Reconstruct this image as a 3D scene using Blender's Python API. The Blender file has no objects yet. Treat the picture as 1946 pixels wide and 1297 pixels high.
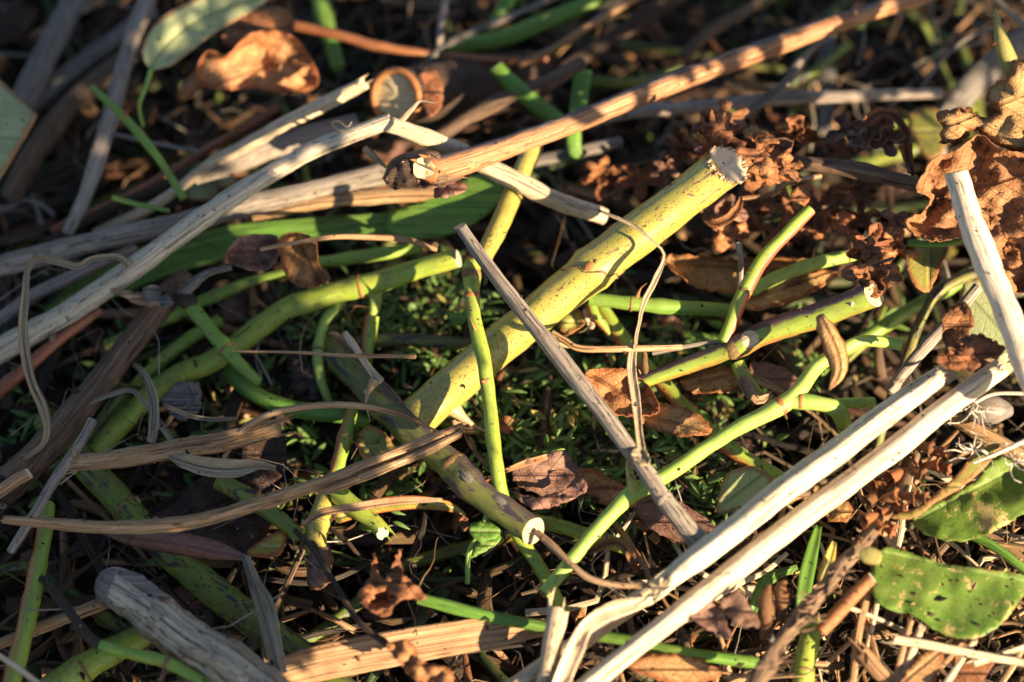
import bpy, math, random
import numpy as np
from mathutils import Vector, noise, geometry
random.seed(7); rng = np.random.default_rng(7)
scn = bpy.context.scene; col = scn.collection

# ---------------------------------------------------------------- camera (mm inside, metres in Blender)
TH = math.radians(58); D = 820.0; W = 290.0; PXW = 1946.0; PXH = 1297.0; H0 = 42.0
R = np.array([1., 0, 0]); U = np.array([0, math.sin(TH), math.cos(TH)]); V = np.array([0, math.cos(TH), -math.sin(TH)])
K = -V
CAM = np.array([0, 0, H0]) - V * D
cam = bpy.data.cameras.new('camera'); co = bpy.data.objects.new('camera', cam); col.objects.link(co)
co.location = Vector(CAM * .001); co.rotation_euler = (math.pi / 2 - TH, 0, 0)
cam.sensor_width = 36; cam.lens = 36 * D / W; cam.clip_start = .02; cam.clip_end = 60
cam.dof.use_dof = True; cam.dof.focus_distance = D * .001 - .013; cam.dof.aperture_fstop = 4.5; cam.dof.aperture_blades = 8
scn.camera = co
# ---------------------------------------------------------------- sky and sun
sc_ = np.array([.72, -.26, .645]); sc_ /= np.linalg.norm(sc_)
SUN = R * sc_[0] + U * sc_[1] + K * sc_[2]
w = bpy.data.worlds.new('World'); scn.world = w; w.use_nodes = True
nt = w.node_tree; sky = nt.nodes.new('ShaderNodeTexSky'); sky.sky_type = 'NISHITA'; sky.sun_disc = False
sky.sun_elevation = math.asin(SUN[2]); sky.sun_rotation = math.atan2(SUN[0], SUN[1])
nt.links.new(sky.outputs[0], nt.nodes['Background'].inputs[0]); nt.nodes['Background'].inputs[1].default_value = .05
sl = bpy.data.lights.new('sun', 'SUN'); sl.energy = 5.0; sl.angle = math.radians(.5); sl.color = (1, .77, .49)
so = bpy.data.objects.new('sun', sl); col.objects.link(so)
so.rotation_euler = Vector(SUN).to_track_quat('Z', 'Y').to_euler()
so.location = Vector(SUN)
vs = scn.view_settings; vs.view_transform = 'Standard'; vs.look = 'None'; vs.gamma = 1; vs.exposure = 1.68
scn.cycles.max_bounces = 6; scn.cycles.diffuse_bounces = 3; scn.cycles.transmission_bounces = 3

# ---------------------------------------------------------------- pixel of the photograph + height (mm) -> point in the place (mm)
def P(px, py, h):
    d = V * D + R * ((px / PXW - .5) * W) - U * ((py / PXH - .5) * W * PXH / PXW)
    s = (h - CAM[2]) / d[2]
    return CAM + d * s, s * W / PXW

# ---------------------------------------------------------------- materials
MATS = {}
def material(name, a, b, speck=None, sd=0., blotch=None, bd=0., side=None, top=None, fs=1., rough=.6, bump=.3, spec=.4,
             leaf=False, edge=None, ew=.75, vein=None, trans=.25, patch=None, pd=0., streak=.06, coat=0, var=.12, lowmix=None, fibre=0., dirt=0., endb=0., sv=(.7, 1., 1.)):
    m = bpy.data.materials.new(name); m.use_nodes = True; t = m.node_tree; N = t.nodes; L = t.links
    bs = N['Principled BSDF']; out = N['Material Output']
    at = N.new('ShaderNodeAttribute'); at.attribute_name = 'pc'
    def mapped(s):
        mp = N.new('ShaderNodeVectorMath'); mp.operation = 'MULTIPLY'; L.new(at.outputs['Vector'], mp.inputs[0]); mp.inputs[1].default_value = s; return mp.outputs[0]
    def nz(s, detail=3, rough_=.6, dist=0):
        n = N.new('ShaderNodeTexNoise'); n.inputs['Scale'].default_value = 1; n.inputs['Detail'].default_value = detail
        n.inputs['Roughness'].default_value = rough_; n.inputs['Distortion'].default_value = dist; L.new(mapped(s), n.inputs['Vector']); return n.outputs['Fac']
    def ramp(v, lo, hi, a0=0., a1=1.):
        r = N.new('ShaderNodeMapRange'); r.inputs[1].default_value = lo; r.inputs[2].default_value = hi; r.inputs[3].default_value = a0; r.inputs[4].default_value = a1
        L.new(v, r.inputs[0]); return r.outputs[0]
    def mth(op, x, y):
        q = N.new('ShaderNodeMath'); q.operation = op
        for i, z in enumerate((x, y)):
            if isinstance(z, (int, float)): q.inputs[i].default_value = z
            else: L.new(z, q.inputs[i])
        return q.outputs[0]
    def mix(f, x, y):
        q = N.new('ShaderNodeMix'); q.data_type = 'RGBA'
        for i, z in ((0, f), (6, x), (7, y)):
            if isinstance(z, (int, float)): q.inputs[i].default_value = z
            elif isinstance(z, tuple): q.inputs[i].default_value = (*z, 1)
            else: L.new(z, q.inputs[i])
        return q.outputs[2]
    st = nz((streak * fs, 1.1 * fs, 1.1 * fs), 4, .65)
    low = nz((.05 * fs, .16 * fs, .16 * fs), 3)
    c = mix(ramp(low, .44, .62), a, lowmix) if lowmix else mix(0., a, a)
    c = mix(ramp(st, .40, .64), c, b)
    if fibre:
        fb = nz((.022 * fs, 3.2 * fs, 3.2 * fs), 2, .5)
        c = mix(ramp(fb, .52, .68, 0, fibre), c, tuple(x * .35 for x in b))
        ck = mth('ABSOLUTE', mth('SUBTRACT', nz((.009 * fs, .9 * fs, .9 * fs), 2, .4), .5), 0)
        c = mix(ramp(ck, .0, .014, .75, 0.), c, tuple(x * .2 for x in b))
        c = mix(ramp(nz((.05, .09, .09), 5, .7), .56, .7, 0, .6), c, (b[0] * .62, b[1] * .5, b[2] * .42))
    if side:      # one flank of the stem pigmented (v = pc.z)
        sp = N.new('ShaderNodeSeparateXYZ'); L.new(at.outputs['Vector'], sp.inputs[0])
        at2 = N.new('ShaderNodeAttribute'); at2.attribute_name = 'ang'
        sp2 = N.new('ShaderNodeSeparateXYZ'); L.new(at2.outputs['Vector'], sp2.inputs[0])
        v = mth('ADD', sp2.outputs[1], mth('MULTIPLY', mth('SUBTRACT', low, .5), 1.6))
        c = mix(ramp(v, side[1], side[2]), c, side[0])
    if top:
        at3 = N.new('ShaderNodeAttribute'); at3.attribute_name = 'ang'
        sp3 = N.new('ShaderNodeSeparateXYZ'); L.new(at3.outputs['Vector'], sp3.inputs[0])
        v = mth('ADD', sp3.outputs[1], mth('MULTIPLY', mth('SUBTRACT', nz((.12, .5, .5), 4), .5), 1.3))
        c = mix(ramp(v, top[1], top[2]), c, top[0])
    if dirt: c = mix(ramp(nz((.09, .13, .13), 6, .75), .5, .66, 0, dirt), c, (.13, .085, .045))
    if blotch:
        bn = nz((.12 * fs, .3 * fs, .3 * fs), 5, .65, .6)
        if endb:
            at5 = N.new('ShaderNodeAttribute'); at5.attribute_name = 'ang'; sp5 = N.new('ShaderNodeSeparateXYZ'); L.new(at5.outputs['Vector'], sp5.inputs[0])
            bn = mth('ADD', bn, ramp(sp5.outputs[2], .62, .95, 0, endb))
        c = mix(ramp(bn, .62 - bd, .67 - bd), c, blotch)
    if patch: c = mix(ramp(nz((.07, .07, .07), 9, .78), .58 - pd, .60 - pd), c, patch)
    if speck: c = mix(ramp(nz(tuple(q * fs for q in sv), 2, .5), .70 - sd, .745 - sd), c, speck)
    if fibre: hb0 = mth('ADD', mth('MULTIPLY', fb, -1.2), ramp(ck, 0., .016, -1.4, 0.))
    hb = mth('ADD', mth('MULTIPLY', st, .6), mth('MULTIPLY', nz((1.6 * fs, 2.2 * fs, 2.2 * fs), 3), .35))
    if fibre: hb = mth('ADD', hb, hb0)
    if leaf:
        sp = N.new('ShaderNodeSeparateXYZ'); L.new(at.outputs['Vector'], sp.inputs[0])
        e = N.new('ShaderNodeAttribute'); e.attribute_name = 'ed'
        sp4 = N.new('ShaderNodeSeparateXYZ'); L.new(e.outputs['Vector'], sp4.inputs[0])
        ay = mth('ABSOLUTE', sp4.outputs[1], 0)
        ph = mth('ADD', mth('SUBTRACT', sp4.outputs[2], mth('MULTIPLY', ay, .85)), mth('MULTIPLY', low, 3.))
        wv = mth('ABSOLUTE', mth('SINE', mth('MULTIPLY', ph, .72), 0), 0)
        vn = ramp(wv, .0, .14, 1., 0.)
        mid = ramp(ay, .25, .7, 1., 0.)
        net = N.new('ShaderNodeTexVoronoi'); net.feature = 'DISTANCE_TO_EDGE'; net.inputs['Scale'].default_value = 1; L.new(mapped((.7, .7, .7)), net.inputs['Vector'])
        nv = ramp(net.outputs['Distance'], .0, .12, 1., 0.)
        va = mth('MAXIMUM', mth('MULTIPLY', vn, .55), mid)
        if vein: c = mix(mth('MULTIPLY', mth('MAXIMUM', va, mth('MULTIPLY', nv, .12)), .85), c, vein)
        if edge: c = mix(ramp(mth('ADD', sp4.outputs[0], mth('MULTIPLY', mth('SUBTRACT', low, .5), .5)), ew, ew + .16), c, edge)
        hb = mth('SUBTRACT', mth('ADD', hb, mth('MULTIPLY', nv, -.16)), mth('MULTIPLY', va, .9))
    oi = N.new('ShaderNodeObjectInfo')
    hs = N.new('ShaderNodeHueSaturation'); L.new(c, hs.inputs['Color']); L.new(ramp(oi.outputs['Random'], 0, 1, 1 - var, 1 + var), hs.inputs['Value'])
    L.new(ramp(oi.outputs['Random'], 0, 1, .506, .494), hs.inputs['Hue'])
    c = hs.outputs['Color']
    L.new(c, bs.inputs['Base Color']); L.new(ramp(st, .3, .7, rough - .1, min(1, rough + .12)), bs.inputs['Roughness']); bs.inputs['Specular IOR Level'].default_value = spec
    bs.inputs['Coat Weight'].default_value = coat; bs.inputs['Coat Roughness'].default_value = .3
    bp = N.new('ShaderNodeBump'); bp.inputs['Strength'].default_value = 1; bp.inputs['Distance'].default_value = bump * .001
    L.new(hb, bp.inputs['Height']); L.new(bp.outputs[0], bs.inputs['Normal'])
    if leaf and trans:
        tr = N.new('ShaderNodeBsdfTranslucent'); L.new(c, tr.inputs['Color']); ms = N.new('ShaderNodeMixShader'); ms.inputs[0].default_value = trans
        L.new(bs.outputs[0], ms.inputs[1]); L.new(tr.outputs[0], ms.inputs[2]); L.new(ms.outputs[0], out.inputs['Surface'])
    MATS[name] = m; return m
PUR = (.055, .03, .035)
material('cane_yellow', (.39, .35, .068), (.31, .295, .058), speck=(.13, .06, .035), sd=.095, sv=(2.0, 1.5, 1.5), blotch=(.17, .09, .075), bd=-.03, endb=.10, lowmix=(.42, .37, .085), rough=.40, bump=.10, spec=.55, coat=.45, streak=.1, var=.03, dirt=0.22)
material('cane_lime', (.30, .38, .045), (.22, .32, .045), speck=(.12, .06, .03), sd=.035, lowmix=(.36, .38, .06), rough=.45, bump=.12, spec=.5, dirt=0.5)
material('cane_green', (.12, .24, .035), (.18, .30, .045), speck=(.06, .05, .03), sd=.02, lowmix=(.24, .32, .05), rough=.45, bump=.12, spec=.5, dirt=0.55)
material('cane_bright', (.27, .43, .07), (.36, .50, .11), speck=(.10, .12, .04), sd=.02, lowmix=(.40, .50, .12), rough=.5, bump=.1, spec=.45, dirt=0.3)
material('cane_red', (.22, .34, .05), (.28, .36, .05), speck=(.08, .04, .03), sd=.03, side=((.42, .10, .04), -.1, .75), rough=.42, bump=.12, spec=.5, dirt=0.4)
material('cane_top', (.26, .33, .05), (.19, .28, .045), speck=(.07, .04, .03), sd=.045, top=((.07, .045, .06), -.25, -.5), side=((.35, .15, .04), .55, 1.2), rough=.45, bump=.2, spec=.45, streak=.2, dirt=0.4)
material('cane_dark', (.17, .17, .04), (.10, .13, .035), speck=(.24, .21, .15), sd=.01, blotch=(.055, .04, .055), bd=.08, top=((.075, .055, .065), -.35, -.8), lowmix=(.22, .20, .035), rough=.5, bump=.25, spec=.45, dirt=0.5)
material('cane_blotch', (.10, .16, .03), (.14, .18, .03), speck=(.04, .03, .03), sd=.05, blotch=(.04, .035, .045), bd=.065, lowmix=(.24, .26, .03), rough=.5, bump=.2, dirt=0.6)
material('straw_pale', (.82, .70, .52), (.68, .54, .37), speck=(.22, .17, .13), sd=-.02, lowmix=(.84, .74, .58), rough=.5, bump=.45, streak=.03, fibre=.45, dirt=.22)
material('straw_white', (.80, .70, .54), (.70, .57, .40), lowmix=(.84, .76, .62), rough=.5, bump=.3, streak=.035, fibre=.3)
material('pith_face', (.60, .47, .33), (.52, .37, .22), lowmix=(.66, .55, .42), rough=.45, bump=.15, streak=.5)
material('straw', (.74, .60, .42), (.62, .47, .30), speck=(.22, .17, .13), sd=-.01, lowmix=(.72, .60, .43), rough=.55, bump=.35, streak=.035, fibre=0.55, dirt=.35)
material('straw_specked', (.60, .52, .40), (.47, .40, .30), speck=(.035, .03, .03), sd=.045, lowmix=(.64, .54, .41), rough=.6, bump=.35, streak=.035, fibre=0.6, dirt=0.3)
material('straw_grey', (.38, .32, .27), (.26, .215, .18), speck=(.10, .08, .07), sd=.01, lowmix=(.45, .38, .31), rough=.7, bump=.45, streak=.04, fibre=0.7)
material('straw_tan', (.50, .30, .155), (.36, .20, .095), speck=(.14, .08, .05), sd=.01, lowmix=(.54, .37, .21), rough=.6, bump=.4, streak=.03, fibre=0.7)
material('bark_orange', (.44, .225, .10), (.34, .16, .07), speck=(.14, .07, .04), sd=.0, blotch=(.13, .06, .035), bd=-.05, lowmix=(.50, .29, .15), top=((.12, .085, .085), -.45, -.75), rough=.5, bump=.3, streak=.03, fibre=0.6)  # dark grey upper flank is shade painted into the bark colour
material('bark_brown', (.17, .11, .07), (.11, .07, .045), lowmix=(.22, .14, .085), speck=(.3, .25, .2), sd=-.03, rough=.7, bump=.45, streak=.05, fibre=0.6)
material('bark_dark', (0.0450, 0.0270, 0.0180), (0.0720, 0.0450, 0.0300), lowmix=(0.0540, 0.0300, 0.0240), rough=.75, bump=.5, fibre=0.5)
material('bark_grey', (.20, .18, .16), (.13, .115, .105), lowmix=(.25, .22, .18), rough=.75, bump=.4, fibre=0.6)
material('bark_red', (.26, .09, .04), (.19, .065, .03), lowmix=(.36, .16, .07), rough=.5, bump=.25)
material('weathered', (.66, .57, .45), (.30, .23, .16), lowmix=(.46, .34, .22), speck=(.06, .05, .05), sd=-.02, blotch=(.16, .12, .09), bd=-.05, rough=.8, bump=.7, streak=.012, fs=.8, fibre=.9)
material('leaf_brown', (.38, .19, .085), (.28, .125, .05), lowmix=(.44, .24, .11), speck=(.12, .05, .03), sd=-.01, patch=(.16, .07, .035), pd=.0, leaf=True, vein=(.20, .09, .04), edge=(.30, .14, .06), rough=.65, bump=.5, trans=.2, streak=.5)
material('pith', (.62, .50, .30), (.52, .38, .20), lowmix=(.66, .57, .40), rough=.8, bump=.4, streak=.9)
material('pith_white', (.42, .43, .32), (.30, .31, .2), rough=.8, bump=.4, streak=.9)
material('rind', (.36, .15, .05), (.25, .10, .04), rough=.6, bump=.3, streak=.9)
material('node_brown', (.24, .13, .055), (.14, .075, .04), lowmix=(.30, .22, .08), rough=.6, bump=.4, streak=.5)
material('thorn', (.52, .38, .2), (.40, .22, .12), rough=.45, bump=.1)
material('leaf_rust', (.36, .15, .06), (.24, .09, .035), lowmix=(.40, .17, .07), speck=(.06, .03, .02), sd=.0, leaf=True, vein=(.13, .05, .025), edge=(.22, .09, .04), rough=.65, bump=.6, trans=.16, streak=.5)
material('leaf_orange', (.50, .25, .10), (.38, .17, .065), lowmix=(.56, .31, .14), speck=(.12, .05, .03), sd=-.02, leaf=True, vein=(.20, .09, .04), edge=(.34, .13, .05), rough=.6, bump=.6, trans=.2, streak=.5)
material('leaf_tan', (.52, .32, .13), (.42, .24, .09), lowmix=(.58, .38, .17), speck=(.14, .06, .03), sd=-.02, patch=(.26, .12, .05), pd=-.02, leaf=True, vein=(.30, .17, .07), edge=(.30, .12, .04), rough=.6, bump=.5, trans=.2, streak=.5)
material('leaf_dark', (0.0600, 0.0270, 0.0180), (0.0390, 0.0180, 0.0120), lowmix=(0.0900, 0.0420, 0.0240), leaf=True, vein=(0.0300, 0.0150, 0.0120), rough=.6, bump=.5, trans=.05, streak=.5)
material('leaf_mauve', (.24, .13, .095), (.17, .09, .065), lowmix=(.30, .16, .10), speck=(.07, .03, .02), sd=.0, leaf=True, vein=(.12, .06, .05), rough=.5, bump=.45, trans=.1, streak=.5)
material('leaf_green', (.12, .22, .03), (.16, .27, .04), lowmix=(.22, .30, .06), patch=(.55, .43, .17), pd=.032, leaf=True, vein=(.26, .36, .10), edge=(.30, .14, .05), ew=.93, rough=.42, bump=.14, trans=.22, streak=.4, var=.04)
material('leaf_clean', (.10, .24, .03), (.14, .29, .04), lowmix=(.17, .30, .05), leaf=True, vein=(.26, .37, .10), rough=.4, bump=.35, trans=.25, streak=.4)
material('leaf_olive', (.26, .27, .055), (.20, .22, .05), lowmix=(.34, .30, .07), leaf=True, vein=(.40, .36, .12), edge=(.32, .16, .05), rough=.5, bump=.35, trans=.25, dirt=0.5)
material('leaf_pale', (.42, .47, .24), (.34, .42, .22), lowmix=(.52, .54, .28), patch=(.20, .13, .08), pd=-.06, leaf=True, vein=(.26, .32, .14), edge=(.32, .20, .1), rough=.6, bump=.3, trans=.25, dirt=0.3)
material('leaf_yellow', (.52, .46, .08), (.44, .40, .06), lowmix=(.44, .22, .05), leaf=True, vein=(.55, .5, .2), edge=(.42, .13, .04), rough=.5, bump=.3, trans=.3)
material('blade_green', (.115, .27, .04), (.17, .34, .055), lowmix=(.19, .34, .06), leaf=True, rough=.38, bump=.12, trans=.2, streak=.02, spec=.5, dirt=0.35, fibre=.3)
material('weed', (.06, .155, .028), (.095, .21, .035), lowmix=(.13, .24, .05), leaf=True, vein=(.2, .33, .1), rough=.45, bump=.2, trans=.3)
material('husk', (.54, .44, .31), (.42, .33, .22), lowmix=(.58, .47, .33), leaf=True, rough=.65, bump=.45, trans=.25, streak=.03, fibre=0.7)
material('husk_tan', (.52, .34, .19), (.40, .24, .13), lowmix=(.58, .42, .26), leaf=True, rough=.6, bump=.4, trans=.2, streak=.03, fibre=0.7)
material('root_hair', (.55, .5, .42), (.42, .37, .3), rough=.7, bump=.1)
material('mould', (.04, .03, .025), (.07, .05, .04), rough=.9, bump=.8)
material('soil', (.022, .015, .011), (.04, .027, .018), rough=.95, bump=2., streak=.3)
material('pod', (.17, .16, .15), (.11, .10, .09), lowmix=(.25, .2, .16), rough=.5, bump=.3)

material('rot_shade_tan', (0.1200, 0.0690, 0.0312), (0.0660, 0.0360, 0.0168), lowmix=(0.1560, 0.0900, 0.0420), rough=.8, bump=.5, fibre=.6)  # rotten litter; colours darkened to paint deep shade into the gaps
material('rot_shade_brown', (0.0540, 0.0330, 0.0210), (0.0300, 0.0192, 0.0120), lowmix=(0.0720, 0.0420, 0.0240), rough=.85, bump=.6, fibre=.6)
material('rot_shade_grey', (0.0510, 0.0420, 0.0330), (0.0300, 0.0240, 0.0180), lowmix=(0.0720, 0.0540, 0.0390), rough=.85, bump=.6, fibre=.6)
material('rot_shade_green', (0.0300, 0.0540, 0.0108), (0.0210, 0.0360, 0.0084), lowmix=(0.0480, 0.0720, 0.0150), rough=.6, bump=.3, dirt=.7)
material('rot_shade_leaf', (0.0840, 0.0360, 0.0180), (0.0480, 0.0210, 0.0120), lowmix=(0.1200, 0.0540, 0.0240), leaf=True, vein=(0.0360, 0.0180, 0.0120), rough=.7, bump=.4, trans=.1)
material('spike', (.24, .15, .095), (.14, .085, .055), lowmix=(.32, .21, .13), speck=(.05, .035, .03), sd=.02, rough=.8, bump=.9, fs=1.4)
# ---------------------------------------------------------------- mesh helpers
def link(name, verts, faces, mat, origin, parent=None, pc=None, ang=None, ed=None, smooth=True, solid=0, mats=None, mi=None):
    me = bpy.data.meshes.new(name); v = (np.asarray(verts) - origin) * .001
    me.from_pydata(v.tolist(), [], faces)
    for key, arr in (('pc', pc), ('ang', ang), ('ed', ed)):
        if arr is not None:
            a = me.attributes.new(key, 'FLOAT_VECTOR', 'POINT'); a.data.foreach_set('vector', np.asarray(arr, dtype=np.float32).ravel())
    if smooth: me.polygons.foreach_set('use_smooth', [True] * len(me.polygons))
    for m in (mats or [mat]): me.materials.append(MATS[m])
    if mi is not None: me.polygons.foreach_set('material_index', mi)
    me.update()
    o = bpy.data.objects.new(name, me); col.objects.link(o)
    if parent: o.parent = parent
    else: o.location = Vector(np.asarray(origin) * .001)
    if solid:
        md = o.modifiers.new('thickness', 'SOLIDIFY'); md.thickness = solid * .001; md.offset = 0
    return o
def tag(o, label, cat, group=None, kind=None):
    if label: o['label'] = label
    if cat: o['category'] = cat
    if group: o['group'] = group
    if kind: o['kind'] = kind
    return o
def spline(pts, step):
    """Catmull-Rom through rows (x,y,z,extra...), about `step` mm apart"""
    pts = np.asarray(pts, float); n = len(pts)
    if n == 2:
        k = max(3, int(np.linalg.norm(pts[1, :3] - pts[0, :3]) / step)); t = np.linspace(0, 1, k + 1)[:, None]; return pts[0] * (1 - t) + pts[1] * t
    p = np.vstack([2 * pts[0] - pts[1], pts, 2 * pts[-1] - pts[-2]]); out = []
    for i in range(1, n):
        k = max(2, int(np.linalg.norm(p[i + 1, :3] - p[i, :3]) / step)); t = (np.arange(k) / k)[:, None]
        a, b, c, d = p[i - 1], p[i], p[i + 1], p[i + 2]
        out.append(.5 * (2 * b + (c - a) * t + (2 * a - 5 * b + 4 * c - d) * t ** 2 + (3 * b - a - 3 * c + d) * t ** 3))
    out.append(pts[-1:]); return np.vstack(out)
def world(pts, sharp=False):
    rows = []
    for q in pts:
        c, s = P(q[0], q[1], q[2]); rows.append([*c, q[3] * s / 2, *q[4:]])
    return rows
def frames(c):
    T = np.gradient(c, axis=0); T /= np.linalg.norm(T, axis=1)[:, None] + 1e-9
    S = np.cross(T, K); S /= np.linalg.norm(S, axis=1)[:, None] + 1e-9
    Nn = np.cross(S, T); return T, Nn, S
def nv(p, s, seed=0):
    return noise.noise(Vector((p[0] * s + seed, p[1] * s - seed, p[2] * s + seed * .3)))
def tube_geo(rows, seg=12, step=1.6, rag=.04, ridges=0, ridge=0., nodes=(), wob=.25, flat=1., seed=0, slant=(0, 0)):
    s = spline(rows, step); c = s[:, :3].copy(); r = np.maximum(s[:, 3], .05).copy()
    L = np.concatenate([[0], np.cumsum(np.linalg.norm(np.diff(c, axis=0), axis=1))])
    for i in range(len(c)):
        c[i] += wob * np.array([nv((L[i], 0, 0), .06, seed + j * 17) for j in range(3)]) * min(1.5, r[i])
        r[i] *= 1 + rag * 1.2 * nv((L[i], 5, 5), .12, seed)
    for (tt, b, wd) in nodes:
        r *= 1 + b * np.exp(-((L - tt * L[-1]) / wd) ** 2)
    T, Nn, S = frames(c); ph = np.arange(seg) / seg * 2 * math.pi; co_, si = np.cos(ph), np.sin(ph)
    n = len(c); vts = np.zeros((n, seg, 3)); pc = np.zeros((n, seg, 3)); ang = np.zeros((n, seg, 3))
    rr = np.ones((n, seg))
    for i in range(n):
        for j in range(seg):
            rr[i, j] += rag * noise.noise(Vector((L[i] * .25 + seed, co_[j] * 1.6, si[j] * 1.6 + seed)))
    if ridges: rr *= 1 + ridge * np.cos(ridges * ph + .8)[None, :]
    rr *= r[:, None]
    vts = c[:, None, :] + Nn[:, None, :] * (rr * co_ * flat)[..., None] + S[:, None, :] * (rr * si)[..., None]
    if slant[0]: vts[0] += T[0] * (slant[0] * rr[0] * np.cos(ph + .2))[:, None]
    if slant[1]: vts[-1] += T[-1] * (-slant[1] * rr[-1] * np.cos(ph + .2))[:, None]
    pc[..., 0] = L[:, None]; pc[..., 1] = rr * co_; pc[..., 2] = rr * si
    ang[..., 0] = co_; ang[..., 1] = si; ang[..., 2] = (L / L[-1])[:, None]
    pc += np.array([seed * 37.1 % 500, seed * 11.3 % 300, seed * 7.7 % 300])
    f = [(i * seg + j, (i + 1) * seg + j, (i + 1) * seg + (j + 1) % seg, i * seg + (j + 1) % seg) for i in range(n - 1) for j in range(seg)]
    return dict(v=vts.reshape(-1, 3), f=f, pc=pc.reshape(-1, 3), ang=ang.reshape(-1, 3), c=c, r=r, T=T, N=Nn, S=S, L=L, seg=seg, n=n)
def cap_geo(ring, axis, seed=0, rough=.12, hollow=0., dome=.0):
    cen = ring.mean(0); rad = np.linalg.norm(ring - cen, axis=1).mean(); vts = [ring]
    for k, s in enumerate((.9, .6, .28)):
        q = cen + (ring - cen) * s
        q = q + axis * (rad * (dome * (1 - s) - hollow * (1 - s)) + rad * rough * np.array([noise.noise(Vector(tuple(x * .9))) for x in q]))[:, None]
        vts.append(q)
    vts.append((cen + axis * rad * (dome - hollow))[None]); n = len(ring); f = []
    for k in range(3): f += [(k * n + j, k * n + (j + 1) % n, (k + 1) * n + (j + 1) % n, (k + 1) * n + j) for j in range(n)]
    f += [(3 * n + j, 3 * n + (j + 1) % n, 4 * n) for j in range(n)]
    return np.vstack(vts), f
SEED = [1]
def jag_end(g, amp, which):
    seg = g['seg']; idx = slice(0, seg) if which == 0 else slice(-seg, None); T = g['T'][0] if which == 0 else g['T'][-1]; r = g['r'][0 if which == 0 else -1]
    g['v'][idx] += T * (amp * r * rng.uniform(-1, 1, seg))[:, None]
def stem(name, label, cat, mat, pts, cut=(), end='pith', seg=None, thorns=(), rings=(), ext=(0, 0), jag=0, parent=None, origin=None, group=None, flat=1., ridges=0, ridge=0., rag=.095,
         nodes=(), wob=.25, slant=.3, hollow=0., step=None, cutname='cut_end'):
    SEED[0] += 1; sd = SEED[0]; pts = [tuple(p) for p in pts]
    def extend(a, b, n):
        d = np.array(a[:2]) - np.array(b[:2]); d = d / np.linalg.norm(d) * n; return (a[0] + d[0], a[1] + d[1], max(6, a[2] - n * .05), a[3])
    if ext[0]: pts = [extend(pts[0], pts[1], ext[0])] + pts
    if ext[1]: pts = pts + [extend(pts[-1], pts[-2], ext[1])]
    rows = world(pts); rm = max(r[3] for r in rows)
    seg = seg or (20 if rm > 4 else 14 if rm > 1.6 else 8); step = step or max(.7, min(2., rm * .6))
    g = tube_geo(rows, seg, step, rag, ridges, ridge, nodes, wob, flat, sd, (slant if 0 in cut else 0, slant if 1 in cut else 0))
    if jag:
        for e in (0, 1): jag_end(g, jag, e)
    if origin is None: origin = g['c'][0]
    v, f, pc, ang = g['v'], list(g['f']), g['pc'], g['ang']
    for e in (0, 1):                       # plain ends closed within the stem itself
        if e in cut: continue
        ring = g['v'][:seg] if e == 0 else g['v'][len(g['v']) - seg:]; ax = -g['T'][0] if e == 0 else g['T'][-1]
        cv, cf = cap_geo(ring, ax, dome=.35); b = len(v); v = np.vstack([v, cv]); f += [tuple(b + i for i in q) for q in cf]
        src = pc[:seg] if e == 0 else pc[g['n'] * seg - seg:g['n'] * seg]; pc = np.vstack([pc, np.tile(src.mean(0), (len(cv), 1)) + (cv - ring.mean(0))]); ang = np.vstack([ang, np.zeros((len(cv), 3))])
    o = link(name, v, f, mat, origin, parent, pc, ang)
    for e in cut:
        ring = g['v'][:seg] if e == 0 else g['v'][-seg:]; ax = -g['T'][0] if e == 0 else g['T'][-1]
        cv, cf = cap_geo(ring * 1.0, ax, hollow=hollow, dome=.0 if hollow else .05)
        cpc = cv - ring.mean(0)
        link(cutname, cv, cf, end, origin, o, cpc + sd * 13, np.zeros_like(cv))
    if jag and rm > .7:
        for e in (0, 1):
            T_ = -g['T'][0] if e == 0 else g['T'][-1]; ring = g['v'][:seg] if e == 0 else g['v'][len(g['L']) * seg - seg:len(g['L']) * seg]; rr0 = g['r'][0 if e == 0 else -1]
            for k in range(3):
                b0 = ring[int(rng.integers(seg))]; l = rr0 * rng.uniform(.8, 2.4); d = T_ + rng.normal(0, .18, 3)
                q = tube_geo([[*(b0 - T_ * rr0 * .8), rr0 * .12], [*(b0 + d * l * .4), rr0 * .13], [*(b0 + d * l), .04]], 5, .8, .2, seed=k + sd); link('splinter', q['v'], q['f'], mat, origin, o, q['pc'], q['ang'])
    for (tt, wd, rm_) in rings:
        i = int(np.argmin(abs(g['L'] - tt * g['L'][-1]))); i = min(max(i, 1), g['n'] - 2)
        rr = [[*(g['c'][i] + g['T'][i] * x), g['r'][i] * k] for x, k in ((-wd, .9), (-wd * .6, 1.015), (-wd * .1, 1.05), (wd * .5, 1.02), (wd, .9))]
        q = tube_geo(rr, seg, wd / 4, .10, seed=sd + 3, wob=.1); link('node', q['v'], q['f'], rm_, origin, o, q['pc'], q['ang'])
    for th in thorns:
        tt, ph, ln, bs = th[:4]; i = int(np.argmin(abs(g['L'] - tt * g['L'][-1]))); i = min(i, g['n'] - 1)
        d = g['N'][i] * math.cos(ph) + g['S'][i] * math.sin(ph); b0 = g['c'][i] + d * g['r'][i] * .85; lean = th[4] if len(th) > 4 else .4
        tm = th[5] if len(th) > 5 else 'thorn'
        rr = [[*(b0), bs], [*(b0 + d * ln * .3 + g['T'][i] * lean * ln * .12), bs * .5], [*(b0 + d * ln * .65 + g['T'][i] * lean * ln * .4), bs * .22], [*(b0 + d * ln * .95 + g['T'][i] * lean * ln), .06]]
        q = tube_geo(rr, 8, ln / 6, .05, seed=sd, wob=0); link('thorn', q['v'], q['f'], tm, origin, o, q['pc'], q['ang'])
    if parent is None: tag(o, label, cat, group)
    elif label: o['label'] = label
    return o, g, origin
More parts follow.
